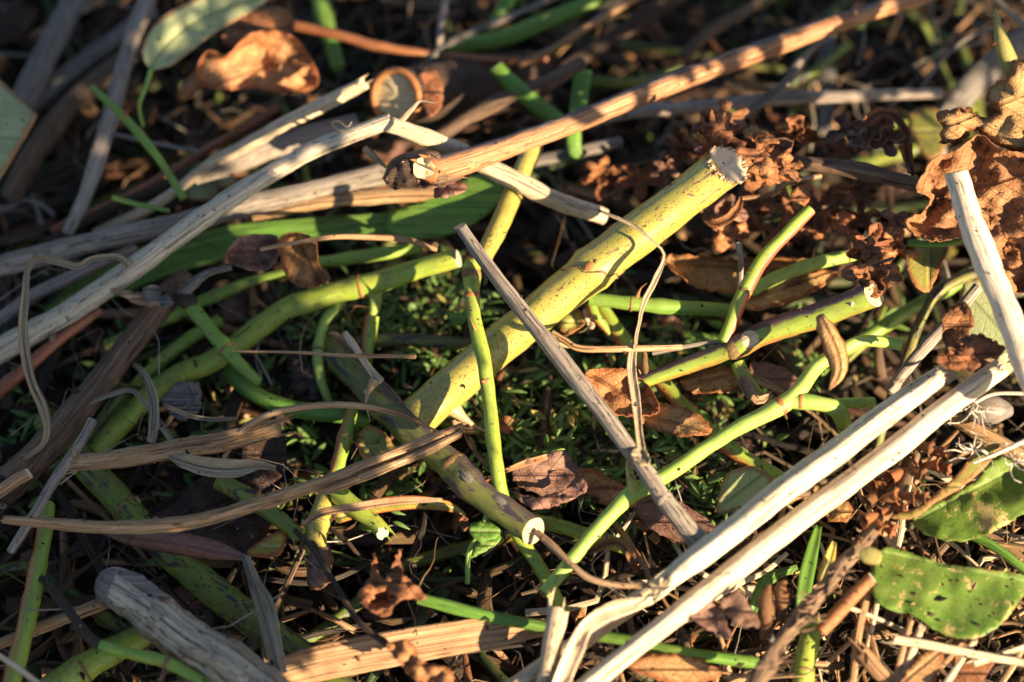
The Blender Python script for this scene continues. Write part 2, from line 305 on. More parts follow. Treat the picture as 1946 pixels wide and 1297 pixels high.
def grid_faces(n, m): return [(i * m + j, i * m + j + 1, (i + 1) * m + j + 1, (i + 1) * m + j) for i in range(n - 1) for j in range(m - 1)]
def ribbon_geo(rows, m=9, step=1.5, curl=.0, fold=0., serr=0., serr_l=2.2, wrinkle=.2, seed=0, tilt=0., twist=0.):
    s = spline(rows, step); c = s[:, :3]; hw = np.maximum(s[:, 3], .03); tl = s[:, 4] if s.shape[1] > 4 else np.zeros(len(c))
    L = np.concatenate([[0], np.cumsum(np.linalg.norm(np.diff(c, axis=0), axis=1))]); T, Nn, S = frames(c)
    n = len(c); v = np.zeros((n, m, 3)); pc = np.zeros((n, m, 3)); ed = np.zeros((n, m, 3))
    for i in range(n):
        a = math.radians(tl[i] + tilt + twist * L[i] / L[-1]); ca = max(.35, abs(math.cos(a)))
        Si = S[i] * math.cos(a) + Nn[i] * math.sin(a); Ni = np.cross(Si, T[i])
        for j in range(m):
            y = -1 + 2 * j / (m - 1); h = hw[i] / ca
            if serr: h *= 1 + serr * (((L[i] / serr_l + .5 * abs(y)) % 1) - .5) * (abs(y) ** 3) + serr * .6 * noise.noise(Vector((L[i] * .5, y, seed)))
            z = curl * (y * y) * hw[i] + fold * abs(y) * hw[i]
            q = c[i] + Si * (y * h)
            z += wrinkle * (noise.noise(Vector((L[i] * .22, y * h * .3, seed))) * 1.6 + .6 * noise.noise(Vector((L[i] * .7, y * h * .8, seed + 9))))
            v[i, j] = q + Ni * z; pc[i, j] = (L[i], y * h, 0); ed[i, j] = (max(abs(y), 0), y * h, L[i])
    pc += np.array([seed * 31.7 % 400, seed * 13.1 % 300, 0])
    return v.reshape(-1, 3), grid_faces(n, m), pc.reshape(-1, 3), ed.reshape(-1, 3), c
def ribbon(name, label, cat, mat, pts, parent=None, origin=None, group=None, thick=.18, **k):
    SEED[0] += 1; v, f, pc, ed, c = ribbon_geo(world(pts), seed=SEED[0], **k)
    if origin is None: origin = c[0]
    o = link(name, v, f, mat, origin, parent, pc, None, ed, solid=thick)
    if parent is None: tag(o, label, cat, group)
    elif label: o['label'] = label
    return o, c, origin
def pmin(pt, poly):
    a = poly; b = np.roll(poly, -1, axis=0); ab = b - a; t = np.clip(((pt - a) * ab).sum(1) / (ab * ab).sum(1), 0, 1)
    return np.linalg.norm(a + ab * t[:, None] - pt, axis=1).min()
def sheet(name, label, cat, mat, poly, h, slope=(0, 0), amp=2., freq=.07, jag=2., curl=0., axis=None, fold=0., parent=None, origin=None, group=None, thick=.2, cell=9., ridged=0., jagl=6., rim=12.):
    """a leaf by its outline (photo pixels); h = height at its middle, slope = mm per 100 px, then wrinkles, a fold along the midrib, edges curled"""
    SEED[0] += 1; sd = SEED[0]; poly = np.asarray(poly, float); dense = []
    for i in range(len(poly)):
        p0, p1, p2, p3 = (poly[(i + k - 1) % len(poly)] for k in range(4)); n = max(2, int(np.linalg.norm(p2 - p1) / jagl))
        for k in range(n):
            t = k / n; q = .5 * (2 * p1 + (p2 - p0) * t + (2 * p0 - 5 * p1 + 4 * p2 - p3) * t * t + (3 * p1 - p0 - 3 * p2 + p3) * t ** 3)
            dense.append(q + jag * rng.uniform(-1, 1, 2))
    dense = np.array(dense); cx = dense.mean(0); lo = dense.min(0); hi = dense.max(0)
    inner = [(x + rng.uniform(-.25, .25) * cell, y + rng.uniform(-.25, .25) * cell) for x in np.arange(lo[0] + cell / 2, hi[0], cell) for y in np.arange(lo[1] + cell / 2, hi[1], cell)]
    inner = [q for q in inner if pmin(np.array(q), dense) > cell * .35]
    pts = [Vector(q) for q in dense] + [Vector(q) for q in inner]; nb = len(dense)
    vo, _, fo, _, _, _ = geometry.delaunay_2d_cdt(pts, [(i, (i + 1) % nb) for i in range(nb)], [list(range(nb))], 1, 1e-5)
    vo = np.array([tuple(q) for q in vo]); V3 = []; pc = []; ed = []
    ax = np.array(axis if axis is not None else (cx[0] - 50, cx[1], cx[0] + 50, cx[1]), float); a0 = ax[:2]; ad = ax[2:] - a0; ad /= np.linalg.norm(ad); an = np.array([-ad[1], ad[0]])
    mmpx = .149
    for q in vo:
        x, y = q; e = pmin(q, dense); al = (q - a0) @ ad * mmpx; ac = (q - a0) @ an * mmpx
        ns = noise.noise(Vector((x * freq * .055, y * freq * .055, sd * 3.1))); n2 = noise.noise(Vector((x * freq * .16, y * freq * .16, sd * 1.7)))
        am = amp
        if ridged: am = amp * .62; ns = ns * (1 - ridged) + ridged * (1 - 2.6 * abs(noise.noise(Vector((x * freq * .034 + n2 * .4, y * freq * .034, sd * 2.3))))); n2 *= .55
        z = h + slope[0] * (x - cx[0]) / 100 + slope[1] * (y - cx[1]) / 100 + am * (ns + .35 * n2) + fold * abs(ac) + curl * max(0, 1 - e / rim) ** 2
        p, s = P(x, y, z); V3.append(p); pc.append((al + sd * 23, ac + sd * 7, 0)); ed.append((1 - min(1, e / 40), ac, al))
    V3 = np.array(V3)
    if origin is None: origin = V3.mean(0)
    o = link(name, V3, [tuple(q) for q in fo], mat, origin, parent, pc, None, ed, solid=thick)
    if parent is None: tag(o, label, cat, group)
    elif label: o['label'] = label
    return o, V3, origin
def empty(name, label, cat, at, group=None):
    o = bpy.data.objects.new(name, None); o.empty_display_size = .01; col.objects.link(o); o.location = Vector(at * .001); tag(o, label, cat, group); return o
# ---------------------------------------------------------------- the setting: soil
def make_soil():
    xs = np.concatenate([[-15000, -4000, -1200], np.linspace(-600, 600, 121), [1200, 4000, 15000]]); v = []; f = []
    for y in xs:
        for x in xs:
            z = -9 + 4 * noise.noise(Vector((x * .02, y * .02, 3))) + 1.5 * noise.noise(Vector((x * .09, y * .09, 8))) if abs(x) < 700 and abs(y) < 700 else -9
            v.append((x, y, z))
    v = np.array(v, float); o = link('soil_ground', v, grid_faces(len(xs), len(xs)), 'soil', np.zeros(3), pc=v); tag(o, None, None, kind='structure')
make_soil()
# ---------------------------------------------------------------- uncountable litter under and around the pile
def swept(paths, rads, seg, flat):
    """many short strands in one go: paths (n,k,3), rads (n,k) -> verts, faces, pc"""
    n, k, _ = paths.shape; T = np.gradient(paths, axis=1); T /= np.linalg.norm(T, axis=2, keepdims=True) + 1e-9
    up = rng.normal(0, .35, (n, 1, 3)) + np.array([0, 0, 1.]); S = np.cross(T, up); S /= np.linalg.norm(S, axis=2, keepdims=True) + 1e-9; Nn = np.cross(S, T)
    ph = np.arange(seg) / seg * 2 * math.pi; c_, s_ = np.cos(ph), np.sin(ph)
    v = paths[:, :, None, :] + Nn[:, :, None, :] * (rads[:, :, None] * c_ * flat)[..., None] + S[:, :, None, :] * (rads[:, :, None] * s_)[..., None]
    pc = np.zeros_like(v); ln = np.linalg.norm(paths[:, -1] - paths[:, 0], axis=1)
    pc[..., 0] = (np.linspace(0, 1, k)[None, :] * ln[:, None])[:, :, None] + rng.uniform(0, 500, n)[:, None, None]
    pc[..., 1] = rads[:, :, None] * c_ + rng.uniform(0, 300, n)[:, None, None]; pc[..., 2] = rads[:, :, None] * s_
    base = np.arange(n) * k * seg; fi = []
    for i in range(k - 1):
        for j in range(seg): fi.append((i * seg + j, (i + 1) * seg + j, (i + 1) * seg + (j + 1) % seg, i * seg + (j + 1) % seg))
    fi = np.array(fi); F = (base[:, None, None] + fi[None]).reshape(-1, 4)
    caps = [tuple((b + e + np.arange(seg)).tolist()) for b in base for e in (0, (k - 1) * seg)]
    return v.reshape(-1, 3), F.tolist() + caps, pc.reshape(-1, 3), n, len(fi)
def litter(name, n, region, zr, lr, rr, mats, seg=6, flat=1., k=7, bend=.12, taper=.2, label=None, cat=None, dirs=None, aim=None):
    x = rng.uniform(region[0], region[1], n); y = rng.uniform(region[2], region[3], n); z = rng.uniform(zr[0], zr[1], n) ; ln = rng.uniform(*lr, n); r = rng.uniform(*rr, n) ** 1.0
    if aim is not None:
        keep = aim(x, y, z); x, y, z, ln, r = x[keep], y[keep], z[keep], ln[keep], r[keep]; n = len(x)
    a = rng.uniform(0, math.pi, n) if dirs is None else rng.normal(dirs[0], dirs[1], n); el = rng.normal(0, .10, n)
    t = np.linspace(-.5, .5, k); d = np.stack([np.cos(a) * np.cos(el), np.sin(a) * np.cos(el), np.sin(el)], 1); s = np.stack([-np.sin(a), np.cos(a), 0 * a], 1)
    b1 = rng.normal(0, bend, n); b2 = rng.normal(0, bend * .4, n)
    p = np.stack([x, y, z], 1)[:, None] + d[:, None] * (t[None, :, None] * ln[:, None, None]) + s[:, None] * ((b1[:, None] * (t ** 2)[None] * 2 + b2[:, None] * np.sin(t * 9)[None]) * ln[:, None])[..., None]
    p[..., 2] += (rng.normal(0, bend * .5, n)[:, None] * (t ** 2)[None]) * ln[:, None]; p[..., 2] = np.maximum(p[..., 2], -7)
    rads = r[:, None] * (1 - taper * (t + .5))[None] * (1 + rng.uniform(-.12, .12, (n, k)))
    v, f, pc, n, fi = swept(p, rads, seg, flat); mi = np.concatenate([np.repeat(rng.integers(0, len(mats), n), fi), np.repeat(rng.integers(0, len(mats), n), 2)])
    o = link(name, v, f, None, np.zeros(3), pc=pc, ed=np.zeros_like(pc) + 5., mats=mats, mi=mi); tag(o, label, cat, kind='stuff'); return o
NEAR = (-240, 240, -210, 260)
litter('straw_litter', 1500, NEAR, (-5, 9), (25, 110), (.5, 2.2), ['rot_shade_tan', 'rot_shade_grey', 'rot_shade_brown', 'rot_shade_brown', 'rot_shade_tan', 'bark_dark', 'straw_tan'], label='broken dry stalks and straw matted under the whole pile', cat='litter')
litter('blade_litter', 1100, NEAR, (-5, 12), (30, 120), (.8, 3.4), ['rot_shade_grey', 'rot_shade_tan', 'rot_shade_brown', 'rot_shade_brown', 'rot_shade_leaf'], seg=6, flat=.16, bend=.25, taper=.7, label='flat dry grass blades matted under the cut stems', cat='litter')
litter('green_stalk_litter', 420, NEAR, (-3, 10), (25, 100), (.6, 2.4), ['rot_shade_green', 'rot_shade_green', 'cane_blotch'], label='short green stalks buried deep in the pile', cat='litter')
litter('outer_litter', 2600, (-560, 560, -480, 620), (-8, 2), (40, 150), (.8, 3.0), ['rot_shade_tan', 'rot_shade_grey', 'rot_shade_brown', 'rot_shade_green', 'bark_dark'], seg=5, k=5, label='loose chopped stalks lying on the soil all round the pile', cat='litter')

litter('fibre_litter', 1150, NEAR, (2, 34), (10, 60), (.10, .32), ['root_hair', 'straw_tan', 'straw_grey', 'rot_shade_tan', 'bark_dark', 'husk_tan', 'rot_shade_brown'], seg=4, k=9, bend=.35, taper=.8, label='hair-fine fibres, rootlets and broken threads tangled all through the pile', cat='fibres')
litter('chaff_litter', 420, (25, 175, -130, -25), (3, 24), (14, 60), (.4, 1.7), ['straw_tan', 'rot_shade_tan', 'straw_tan', 'straw', 'bark_brown', 'rot_shade_brown', 'bark_orange'], seg=6, flat=.45, bend=.15, taper=.5, label='dense tan chaff and short straws packed into the lower right corner', cat='chaff')
litter('shred_litter', 420, NEAR, (4, 22), (8, 34), (.5, 1.8), ['rot_shade_leaf', 'leaf_rust', 'rot_shade_tan', 'leaf_mauve', 'straw_grey'], seg=6, flat=.2, k=6, bend=.4, taper=.7, label='shredded curls of leaf and bark caught between the stems', cat='shreds')
def leaflet_cloud(name, spots, mats, label, cat, lobes=True):
    """many little leaves; spots = (x,y,z,len,width,azimuth,elev)"""
    V3 = []; F = []; PC = []; ED = []; MI = []
    prof = [(0, .06), (.18, .5), (.4, 1.), (.65, .85), (.85, .45), (1., .04)]
    for q in spots:
        x, y, z, ln, wd, az, el = q; d = np.array([math.cos(az) * math.cos(el), math.sin(az) * math.cos(el), math.sin(el)]); s = np.cross(d, rng.normal(0, .45, 3) + np.array([0, 0, 1.])); s /= np.linalg.norm(s); n_ = np.cross(s, d)
        b = len(V3); off = rng.uniform(0, 400); droop = rng.uniform(-.4, .15); cup = rng.uniform(.1, .5)
        for t, w_ in prof:
            for e in (-1, 0, 1):
                V3.append(np.array([x, y, z]) + d * ln * t + s * e * wd * w_ * .5 + n_ * (droop * ln * t * t + abs(e) * cup * wd * w_ * .4)); PC.append((t * ln + off, e * wd * w_ * .5, 0)); ED.append((abs(e), e * wd * w_ * .5, t * ln))
        for i in range(5):
            F += [(b + i * 3, b + i * 3 + 1, b + i * 3 + 4, b + i * 3 + 3), (b + i * 3 + 1, b + i * 3 + 2, b + i * 3 + 5, b + i * 3 + 4)]; 
        MI += [int(rng.integers(0, len(mats)))] * 10
    o = link(name, np.array(V3), F, None, np.zeros(3), pc=PC, ed=ED, mats=mats, mi=MI, solid=.12); tag(o, label, cat, kind='stuff'); return o
def sprigs(n, box, zr, ln=(3, 10), per=8):
    out = []
    for i in range(n):
        px, py = rng.uniform(box[0], box[2]), rng.uniform(box[1], box[3]); z = rng.uniform(*zr); c, _ = P(px, py, z); az = rng.uniform(0, 6.28); rise = rng.uniform(.1, .9)
        for k in range(per):
            t = k / per * 16; p = c + np.array([math.cos(az) * t, math.sin(az) * t, rise * t * .6]); l = rng.uniform(*ln) * (1 - .4 * k / per)
            out.append((*p, l, l * rng.uniform(.22, .42), az + (1 if k % 2 else -1) * rng.uniform(.4, 1.1), rng.uniform(-.1, .7)))
    return out
sp = sprigs(75, (560, 560, 900, 680), (4, 22)) + sprigs(120, (880, 700, 1260, 920), (6, 25)) + sprigs(70, (1180, 860, 1420, 990), (4, 24)) + sprigs(40, (1150, 600, 1700, 800), (2, 16)) + sprigs(40, (560, 760, 760, 940), (2, 16)) + sprigs(40, (0, 640, 420, 1000), (0, 12)) + sprigs(60, (0, 400, 1946, 1200), (-2, 8))
leaflet_cloud('weed_ground_cover', sp, ['weed', 'weed', 'leaf_clean', 'weed', 'leaf_olive', 'weed', 'weed', 'rot_shade_leaf', 'weed'], 'small feathery green weeds growing up through the middle of the pile', 'weeds')
def chips(n, zr):
    out = []
    for i in range(n):
        out.append((rng.uniform(*NEAR[:2]), rng.uniform(*NEAR[2:]), rng.uniform(*zr), rng.uniform(6, 22), rng.uniform(4, 13), rng.uniform(0, 6.28), rng.normal(0, .3)))
    return out
leaflet_cloud('leaf_litter', chips(1500, (-4, 10)), ['rot_shade_leaf', 'leaf_dark', 'leaf_mauve', 'rot_shade_leaf', 'leaf_dark', 'leaf_orange', 'rot_shade_leaf'], 'small broken dry leaves scattered deep between the stems', 'litter')

# ---------------------------------------------------------------- unseen shrub, added: leaves placed to shade the left and the far side
LIT = [np.array(p, float) for p in ([(780, 575), (620, 450), (565, 330), (590, 225), (680, 110), (760, 130), (960, 100), (1010, 120), (1200, 70), (1300, 95), (1300, 190), (1440, 200), (1450, 120), (1480, -40), (1730, -40), (1740, 60), (1750, 250), (2500, 260), (2500, 1600), (930, 1600), (890, 1300), (930, 1100), (790, 940), (1030, 860), (1030, 800), (930, 660)],
       [(320, -20), (470, -10), (440, 60), (340, 100)], [(510, 80), (800, 70), (820, 250), (530, 270)], [(1330, 60), (1380, 50), (1380, 90), (1330, 100)], [(250, 500), (300, 500), (290, 540)], [(420, 700), (470, 690), (460, 740)], [(620, 900), (690, 880), (680, 950)], [(560, 1150), (640, 1140), (620, 1200)])]
SHADE = [np.array(p, float) for p in ([(1060, 190), (1290, 182), (1290, 228), (1070, 236)],)]
def inside(x, y, p):
    r = False; j = len(p) - 1
    for i in range(len(p)):
        if (p[i][1] > y) != (p[j][1] > y) and x < (p[j][0] - p[i][0]) * (y - p[i][1]) / (p[j][1] - p[i][1]) + p[i][0]: r = not r
        j = i
    return r
def shade_shrub():
    spots = []; tips = []; refs = []
    for i in range(11000):
        px, py = rng.uniform(-80, 2300), rng.uniform(-330, 1560)
        if px > 1060 and py > 262: continue
        ok = [inside(px + dx, py + dy, q) for q in LIT for dx, dy in ((0, 0), (34, 12), (-34, -12), (10, -24), (-10, 24))]
        if any(ok) and not inside(px, py, SHADE[0]): continue
        if noise.noise(Vector((px * .013, py * .02, 4))) > .42: continue
        p, _ = P(px, py, 60); t = 200
        while True:
            cc = p + SUN * t - CAM; dz = cc @ V; hx = dz * W / D / 2
            if dz > 0 and abs(cc @ R) < hx * 1.55 + 42 and abs(cc @ U) < hx * .87 + 20: t += 10
            else: break
        c = p + SUN * (t + rng.uniform(5, 50))
        spots.append((*c, rng.uniform(8, 14), rng.uniform(5, 8), rng.uniform(0, 6.28), rng.normal(0, .6))); tips.append(c); refs.append((px, py))
    tips = np.array(tips); base = np.array([245., -345., -9])
    e = empty('shade_caster_shrub', 'unseen leafy shrub added beside the pile to shade its far left side', 'shrub', base)
    V3 = []; 
    o = leaflet_cloud('foliage', spots, ['leaf_clean', 'leaf_green'], None, None); del o['kind']; o.parent = e; o.location = Vector(-base * .001)
    refs = np.array(refs); at_ = lambda q, t: P(q[0], q[1], 60)[0] + SUN * t
    h1 = at_((250, 520), 470); h2 = at_((1250, -210), 360); mid = at_((480, -40), 440); top_ = base * [1, 1, 0] + [0, 0, 330.]
    for nm, rows in (('trunk', [[*base, 8], [*(base * .5 + top_ * .5 + [6, -8, 0]), 7], [*top_, 6], [*h1, 3.2]]), ('branch', [[*h1, 2.4], [*mid, 2], [*h2, 1.6]])):
        q = tube_geo(rows, 12, 4, seed=3); link(nm, q['v'], q['f'], 'bark_brown', base, e, q['pc'], q['ang'])
    for k in range(46):
        j = int(rng.integers(len(tips))); tp = tips[j]; hub = h2 if (refs[j][1] < 262 and refs[j][0] > 560) else h1; md = hub * .45 + tp * .55 + rng.normal(0, 6, 3)
        q = tube_geo([[*hub, 1.3], [*md, .9], [*tp, .4]], 6, 8, seed=k); link('branch', q['v'], q['f'], 'bark_brown', base, e, q['pc'], q['ang'])
shade_shrub()
# ================================================================ the pile, thing by thing
PI = math.pi
# --- thick yellow cane across the middle
cane, g, og = stem('rose_cane', 'thickest yellow-green speckled cane across the middle, ragged pale cut at its upper end', 'cane', 'cane_yellow',
     [(772, 812, 29, 78), (850, 742, 34, 76), (930, 672, 41, 75), (1010, 607, 48, 75), (1080, 550, 53, 78), (1150, 492, 58, 84), (1240, 424, 64, 80), (1310, 370, 69, 80), (1383, 313, 75, 82)],
     cut=(1,), end='pith_face', seg=36, slant=.62, nodes=((.59, .13, 2.0), (.66, -.04, 5), (.2, .04, 6)), rag=.05, wob=.15, hollow=.12,
     thorns=((.115, 1.7, 13, 2.6, .25), (.40, 1.75, 12, 1.8, .55), (.60, 2.5, 6, 1.4, .3)))
for k in range(36):                     # torn bark round the cut
    if k % 2 and k % 3: continue
    ring = g['v'][len(g['v']) - 36:]; b0 = ring[k]; cc_ = ring.mean(0); out_ = (b0 - cc_) / np.linalg.norm(b0 - cc_); l = rng.uniform(.2, .9); tn = np.cross(out_, g['T'][-1])
    q = tube_geo([[*(b0 - g['T'][-1] * .7 - out_ * .15), .6], [*(b0 + g['T'][-1] * l * .4 + tn * rng.uniform(-.5, .5)), .42], [*(b0 + g['T'][-1] * l + tn * rng.uniform(-.9, .9) + out_ * rng.uniform(.1, .6)), .12]], 5, .4, .3, seed=k); link('bark_shred', q['v'], q['f'], 'straw' if k % 3 else 'straw_tan', og, cane, q['pc'], q['ang'])
def scar(g, og, par, t, ph, ln, wd, mat='node_brown', name='scar'):
    i = int(t * (g['n'] - 1)); d = g['N'][i] * math.cos(ph) + g['S'][i] * math.sin(ph); side = np.cross(d, g['T'][i]); r = g['r'][i]; V3 = []; pc = []; m = 9
    for a in range(m):
        for b in range(m):
            u = -1 + 2 * a / (m - 1); v_ = -1 + 2 * b / (m - 1); ww = math.sqrt(max(0, 1 - u * u)) * wd / 2 * v_; th = ww / r
            dd = d * math.cos(th) + side * math.sin(th); hh = r * 1.015 + .35 * max(0, 1 - u * u - v_ * v_ * .5) + .1
            V3.append(g['c'][i] + g['T'][i] * u * ln / 2 + dd * hh); pc.append((u * ln / 2 + 3 * t * 100, ww, 0))
    link(name, np.array(V3), grid_faces(m, m), mat, og, par, pc, np.zeros((m * m, 3)))
scar(g, og, cane, .60, -.15, 3.2, 2.0, 'rind', 'leaf_scar'); scar(g, og, cane, .605, -.15, 1.6, 1.0, 'node_brown', 'bud')
def curve_ring(g, og, par, t, skew, mat='node_brown', thick=.35, a0=-1.9, a1=1.9):
    i = int(t * (g['n'] - 1)); rows = []
    for k in range(14):
        a = a0 + (a1 - a0) * k / 13; j = min(g['n'] - 1, max(0, int(i + skew * math.sin(a * .9) + rng.uniform(-.4, .4)))); rows.append([*(g['c'][j] + (g['N'][j] * math.cos(a) + g['S'][j] * math.sin(a)) * (g['r'][j] * 1.0)), thick * rng.uniform(.6, 1.2)])
    q = tube_geo(rows, 6, .7, .2, wob=.1); link('leaf_scar_ring', q['v'], q['f'], mat, og, par, q['pc'], q['ang'])
curve_ring(g, og, cane, .595, 3.0)
# --- dark diagonal cane
o, g, og = stem('rose_cane', 'dark purple and olive blotched cane slanting down to a small cream cut end', 'cane', 'cane_dark',
     [(625, 655, 24, 58), (680, 715, 28, 60), (745, 785, 33, 58), (800, 838, 36, 56), (868, 895, 38, 56), (885, 912, 38.5, 62), (930, 950, 39, 56), (1012, 1010, 40, 54)], cut=(1,), seg=24, slant=.35, nodes=((.68, .12, 2.5),), rings=((.665, 1.6, 'node_brown'),))
scar(g, og, o, .78, -.2, 5, 2.6, 'bark_grey'); scar(g, og, o, .90, -.5, 5, 2.0, 'pod'); scar(g, og, o, .30, .2, 2, 1.4, 'straw')
stem('dead_shoot', 'whitish peeling thin shoot leaning on the dark blotched cane left of centre', 'shoot', 'straw', [(655, 632, 40, 13), (680, 668, 40, 15), (705, 705, 39, 17), (722, 728, 38, 20)], cut=(0,), end='pith', rag=.2, thorns=((.95, 1.2, 9, 1.6, 1.0, 'thorn'),))
# --- thin green stem over the thick cane
stem('green_cane', 'slim lime stem standing down across the thick yellow cane, brown joint at its top', 'stem', 'cane_lime',
     [(897, 505, 57, 34), (895, 525, 57, 30), (900, 600, 55, 28), (918, 680, 53, 28), (930, 770, 48, 28), (940, 860, 45, 28), (955, 940, 40, 28), (985, 1015, 33, 28), (1030, 1085, 29, 28), (1070, 1170, 25, 28)],
     rings=((.035, 1.6, 'node_brown'), (.10, 1.0, 'rind')), thorns=((.19, .2, 3.2, .7, -.9, 'rind'), (.33, .5, 1.4, 1.2, 0, 'rind'), (.60, 1.6, 2.5, 1, .3, 'rind')), nodes=((.03, .16, 2.5),))
stem('rose_cane', 'yellow speckled cane running up from the brown joint to behind the long brown stem', 'cane', 'cane_yellow', [(1012, 275, 50, 38), (985, 345, 51, 38), (950, 425, 52, 37), (915, 500, 54, 36)], rings=((.12, 1.2, 'node_brown'),), ext=(20, 0))
stem('dry_stalk', 'straight grey woody stalk with a slanted tip lying over the thick yellow cane', 'stalk', 'straw_grey',
     [(874, 430, 66, 24), (950, 535, 65, 28), (1010, 612, 63, 32), (1080, 700, 60, 34), (1150, 790, 57, 33), (1215, 880, 53, 32), (1262, 950, 50, 34), (1330, 1030, 46, 42)], cut=(0,), slant=.9, ridges=3, ridge=.05, rag=.08, rings=((.86, 1.2, 'straw_grey'),))
# --- left speckled green cane
stem('rose_cane', 'lime speckled cane with a whitish cut end left of centre, rising from the lower left', 'cane', 'cane_lime',
     [(180, 860, 14, 40), (310, 730, 20, 42), (400, 690, 24, 42), (470, 640, 27, 42), (540, 590, 31, 42), (610, 565, 34, 42), (700, 540, 38, 42), (790, 512, 42, 40), (868, 490, 46, 38)], cut=(1,), end='pith_white', seg=22, rings=((.76, .8, 'rind'),), nodes=((.76, .07, 3),), slant=.15)
# --- right-hand cane with its branch
o, g, og = stem('rose_cane', 'right-hand green cane with a dark upper stripe and a pale chipped cut end', 'cane', 'cane_top',
     [(1200, 735, 40, 26), (1240, 718, 42, 28), (1320, 690, 45, 32), (1380, 668, 48, 38), (1412, 655, 50, 44), (1440, 640, 51, 44), (1500, 617, 54, 46), (1580, 590, 58, 50), (1662, 560, 63, 53)], cut=(1,), seg=24, slant=.5, nodes=((.44, .14, 2.4),), rings=((.44, 2.2, 'node_brown'),), thorns=((.9, .1, 1.6, 1.3, 0, 'straw'), (.07, -1.5, 2, .8, 0, 'thorn'), (.2, .3, 1.6, .6, .3, 'straw')))
stem('branch', 'red-flushed side branch', None, 'cane_red', [(1375, 650, 50, 26), (1392, 610, 53, 26), (1412, 560, 57, 28), (1445, 500, 60, 27), (1490, 450, 62, 26), (1540, 398, 64, 24)], parent=o, origin=og, rings=((.33, .7, 'node_brown'),))
scar(g, og, o, .50, -.1, 5.5, 5, 'straw', 'bud_scar')
stem('bud_shoot', None, None, 'cane_lime', [(1402, 690, 47, 26), (1412, 712, 46, 26), (1440, 745, 44, 16), (1458, 752, 43, 6)], parent=o, origin=og)
for q in ([(1412, 715, 47, 14), (1440, 760, 46, 20), (1466, 745, 45, 4)], [(1405, 720, 47, 12), (1425, 752, 44, 14), (1452, 760, 42, 3)], [(1415, 712, 46, 10), (1455, 730, 44, 16), (1490, 745, 42, 3)]):
    ribbon('bract', None, None, 'husk_tan', q, parent=o, origin=og, curl=.4, m=5)
stem('twig', 'short brown twig end', None, 'node_brown', [(1225, 670, 44, 10), (1226, 700, 43, 16), (1232, 722, 42, 20)], parent=o, origin=og)
# --- long lime stem lower right
o, g, og = stem('green_cane', 'long bright green stem slanting across the lower right to a forked joint', 'stem', 'cane_bright',
     [(1032, 1130, 32, 24), (1075, 1078, 35, 27), (1130, 1012, 38, 29), (1175, 962, 41, 30), (1208, 934, 43, 31), (1300, 882, 47, 29), (1400, 815, 51, 29), (1500, 762, 54, 32), (1550, 700, 55, 30), (1590, 672, 56, 26), (1640, 648, 56, 24), (1712, 655, 54, 22)], cut=(0,), end='node_brown', nodes=((.29, .10, 3), (.66, .12, 3)), rings=((.665, 1.2, 'rind'),), seg=18)
stem('stub', 'stubby yellow spur', None, 'cane_yellow', [(1206, 935, 44, 24), (1198, 905, 47, 16), (1196, 878, 48, 13)], parent=o, origin=og, rings=((.5, .5, 'node_brown'),))
stem('branch', 'short arm bending down', None, 'cane_bright', [(1500, 762, 54, 30), (1550, 766, 54, 30), (1588, 778, 52, 32), (1602, 800, 47, 30), (1608, 840, 38, 22)], parent=o, origin=og, rings=((.12, .8, 'rind'), (.72, .8, 'node_brown')))
stem('branch', 'short arm pointing right', None, 'cane_bright', [(1560, 772, 51, 22), (1600, 768, 50, 22), (1660, 764, 47, 22)], parent=o, origin=og)
# --- two big pale straws, lower right
o, g, og = stem('straw_stalk', 'upper of the two big pale straws lying side by side at the lower right', 'straw', 'straw_pale',
     [(1254, 1116, 46, 34), (1330, 1057, 48, 44), (1400, 1002, 50, 47), (1500, 924, 52, 47), (1600, 852, 54, 47), (1700, 776, 57, 43), (1800, 706, 60, 34)], cut=(0, 1), slant=1.2, ridges=4, ridge=.11, seg=28, rag=.06, jag=.5)
o, g, og = stem('straw_stalk', 'lower of the two big pale straws lying side by side at the lower right', 'straw', 'straw_pale',
     [(1080, 1330, 34, 38), (1240, 1205, 40, 40), (1320, 1140, 43, 43), (1400, 1078, 45, 45), (1500, 1002, 47, 45), (1600, 927, 50, 45), (1700, 852, 53, 45), (1800, 774, 57, 42), (1912, 692, 62, 38)], cut=(1,), slant=.9, ridges=3, ridge=.08, seg=28, ext=(60, 0), rag=.06, jag=.5)
stem('straw_stalk', 'long pale straw reaching from the bottom edge to the broken foot of the big straws', 'straw', 'straw', [(940, 1330, 28, 30), (1080, 1235, 32, 34), (1180, 1165, 36, 34), (1252, 1112, 40, 30)], cut=(1,), ridges=4, ridge=.05, ext=(60, 0), jag=.3)
ribbon('straw_strip', 'creased pale blade folded over the straws at the bottom edge', 'blade', 'straw', [(1240, 1140, 42, 14), (1170, 1158, 42, 34), (1118, 1186, 41, 26), (1090, 1240, 39, 34), (1052, 1330, 34, 30)], curl=.35, fold=.4, wrinkle=.4)
stem('straw_stub', 'short upright split straw stub with an open top, bottom centre', 'straw', 'straw', [(1062, 1158, 42, 36), (1054, 1200, 40, 38), (1040, 1290, 34, 38), (1030, 1330, 30, 38)], cut=(0,), hollow=.9, jag=.3, slant=.2, ridges=5, ridge=.05, ext=(0, 30))
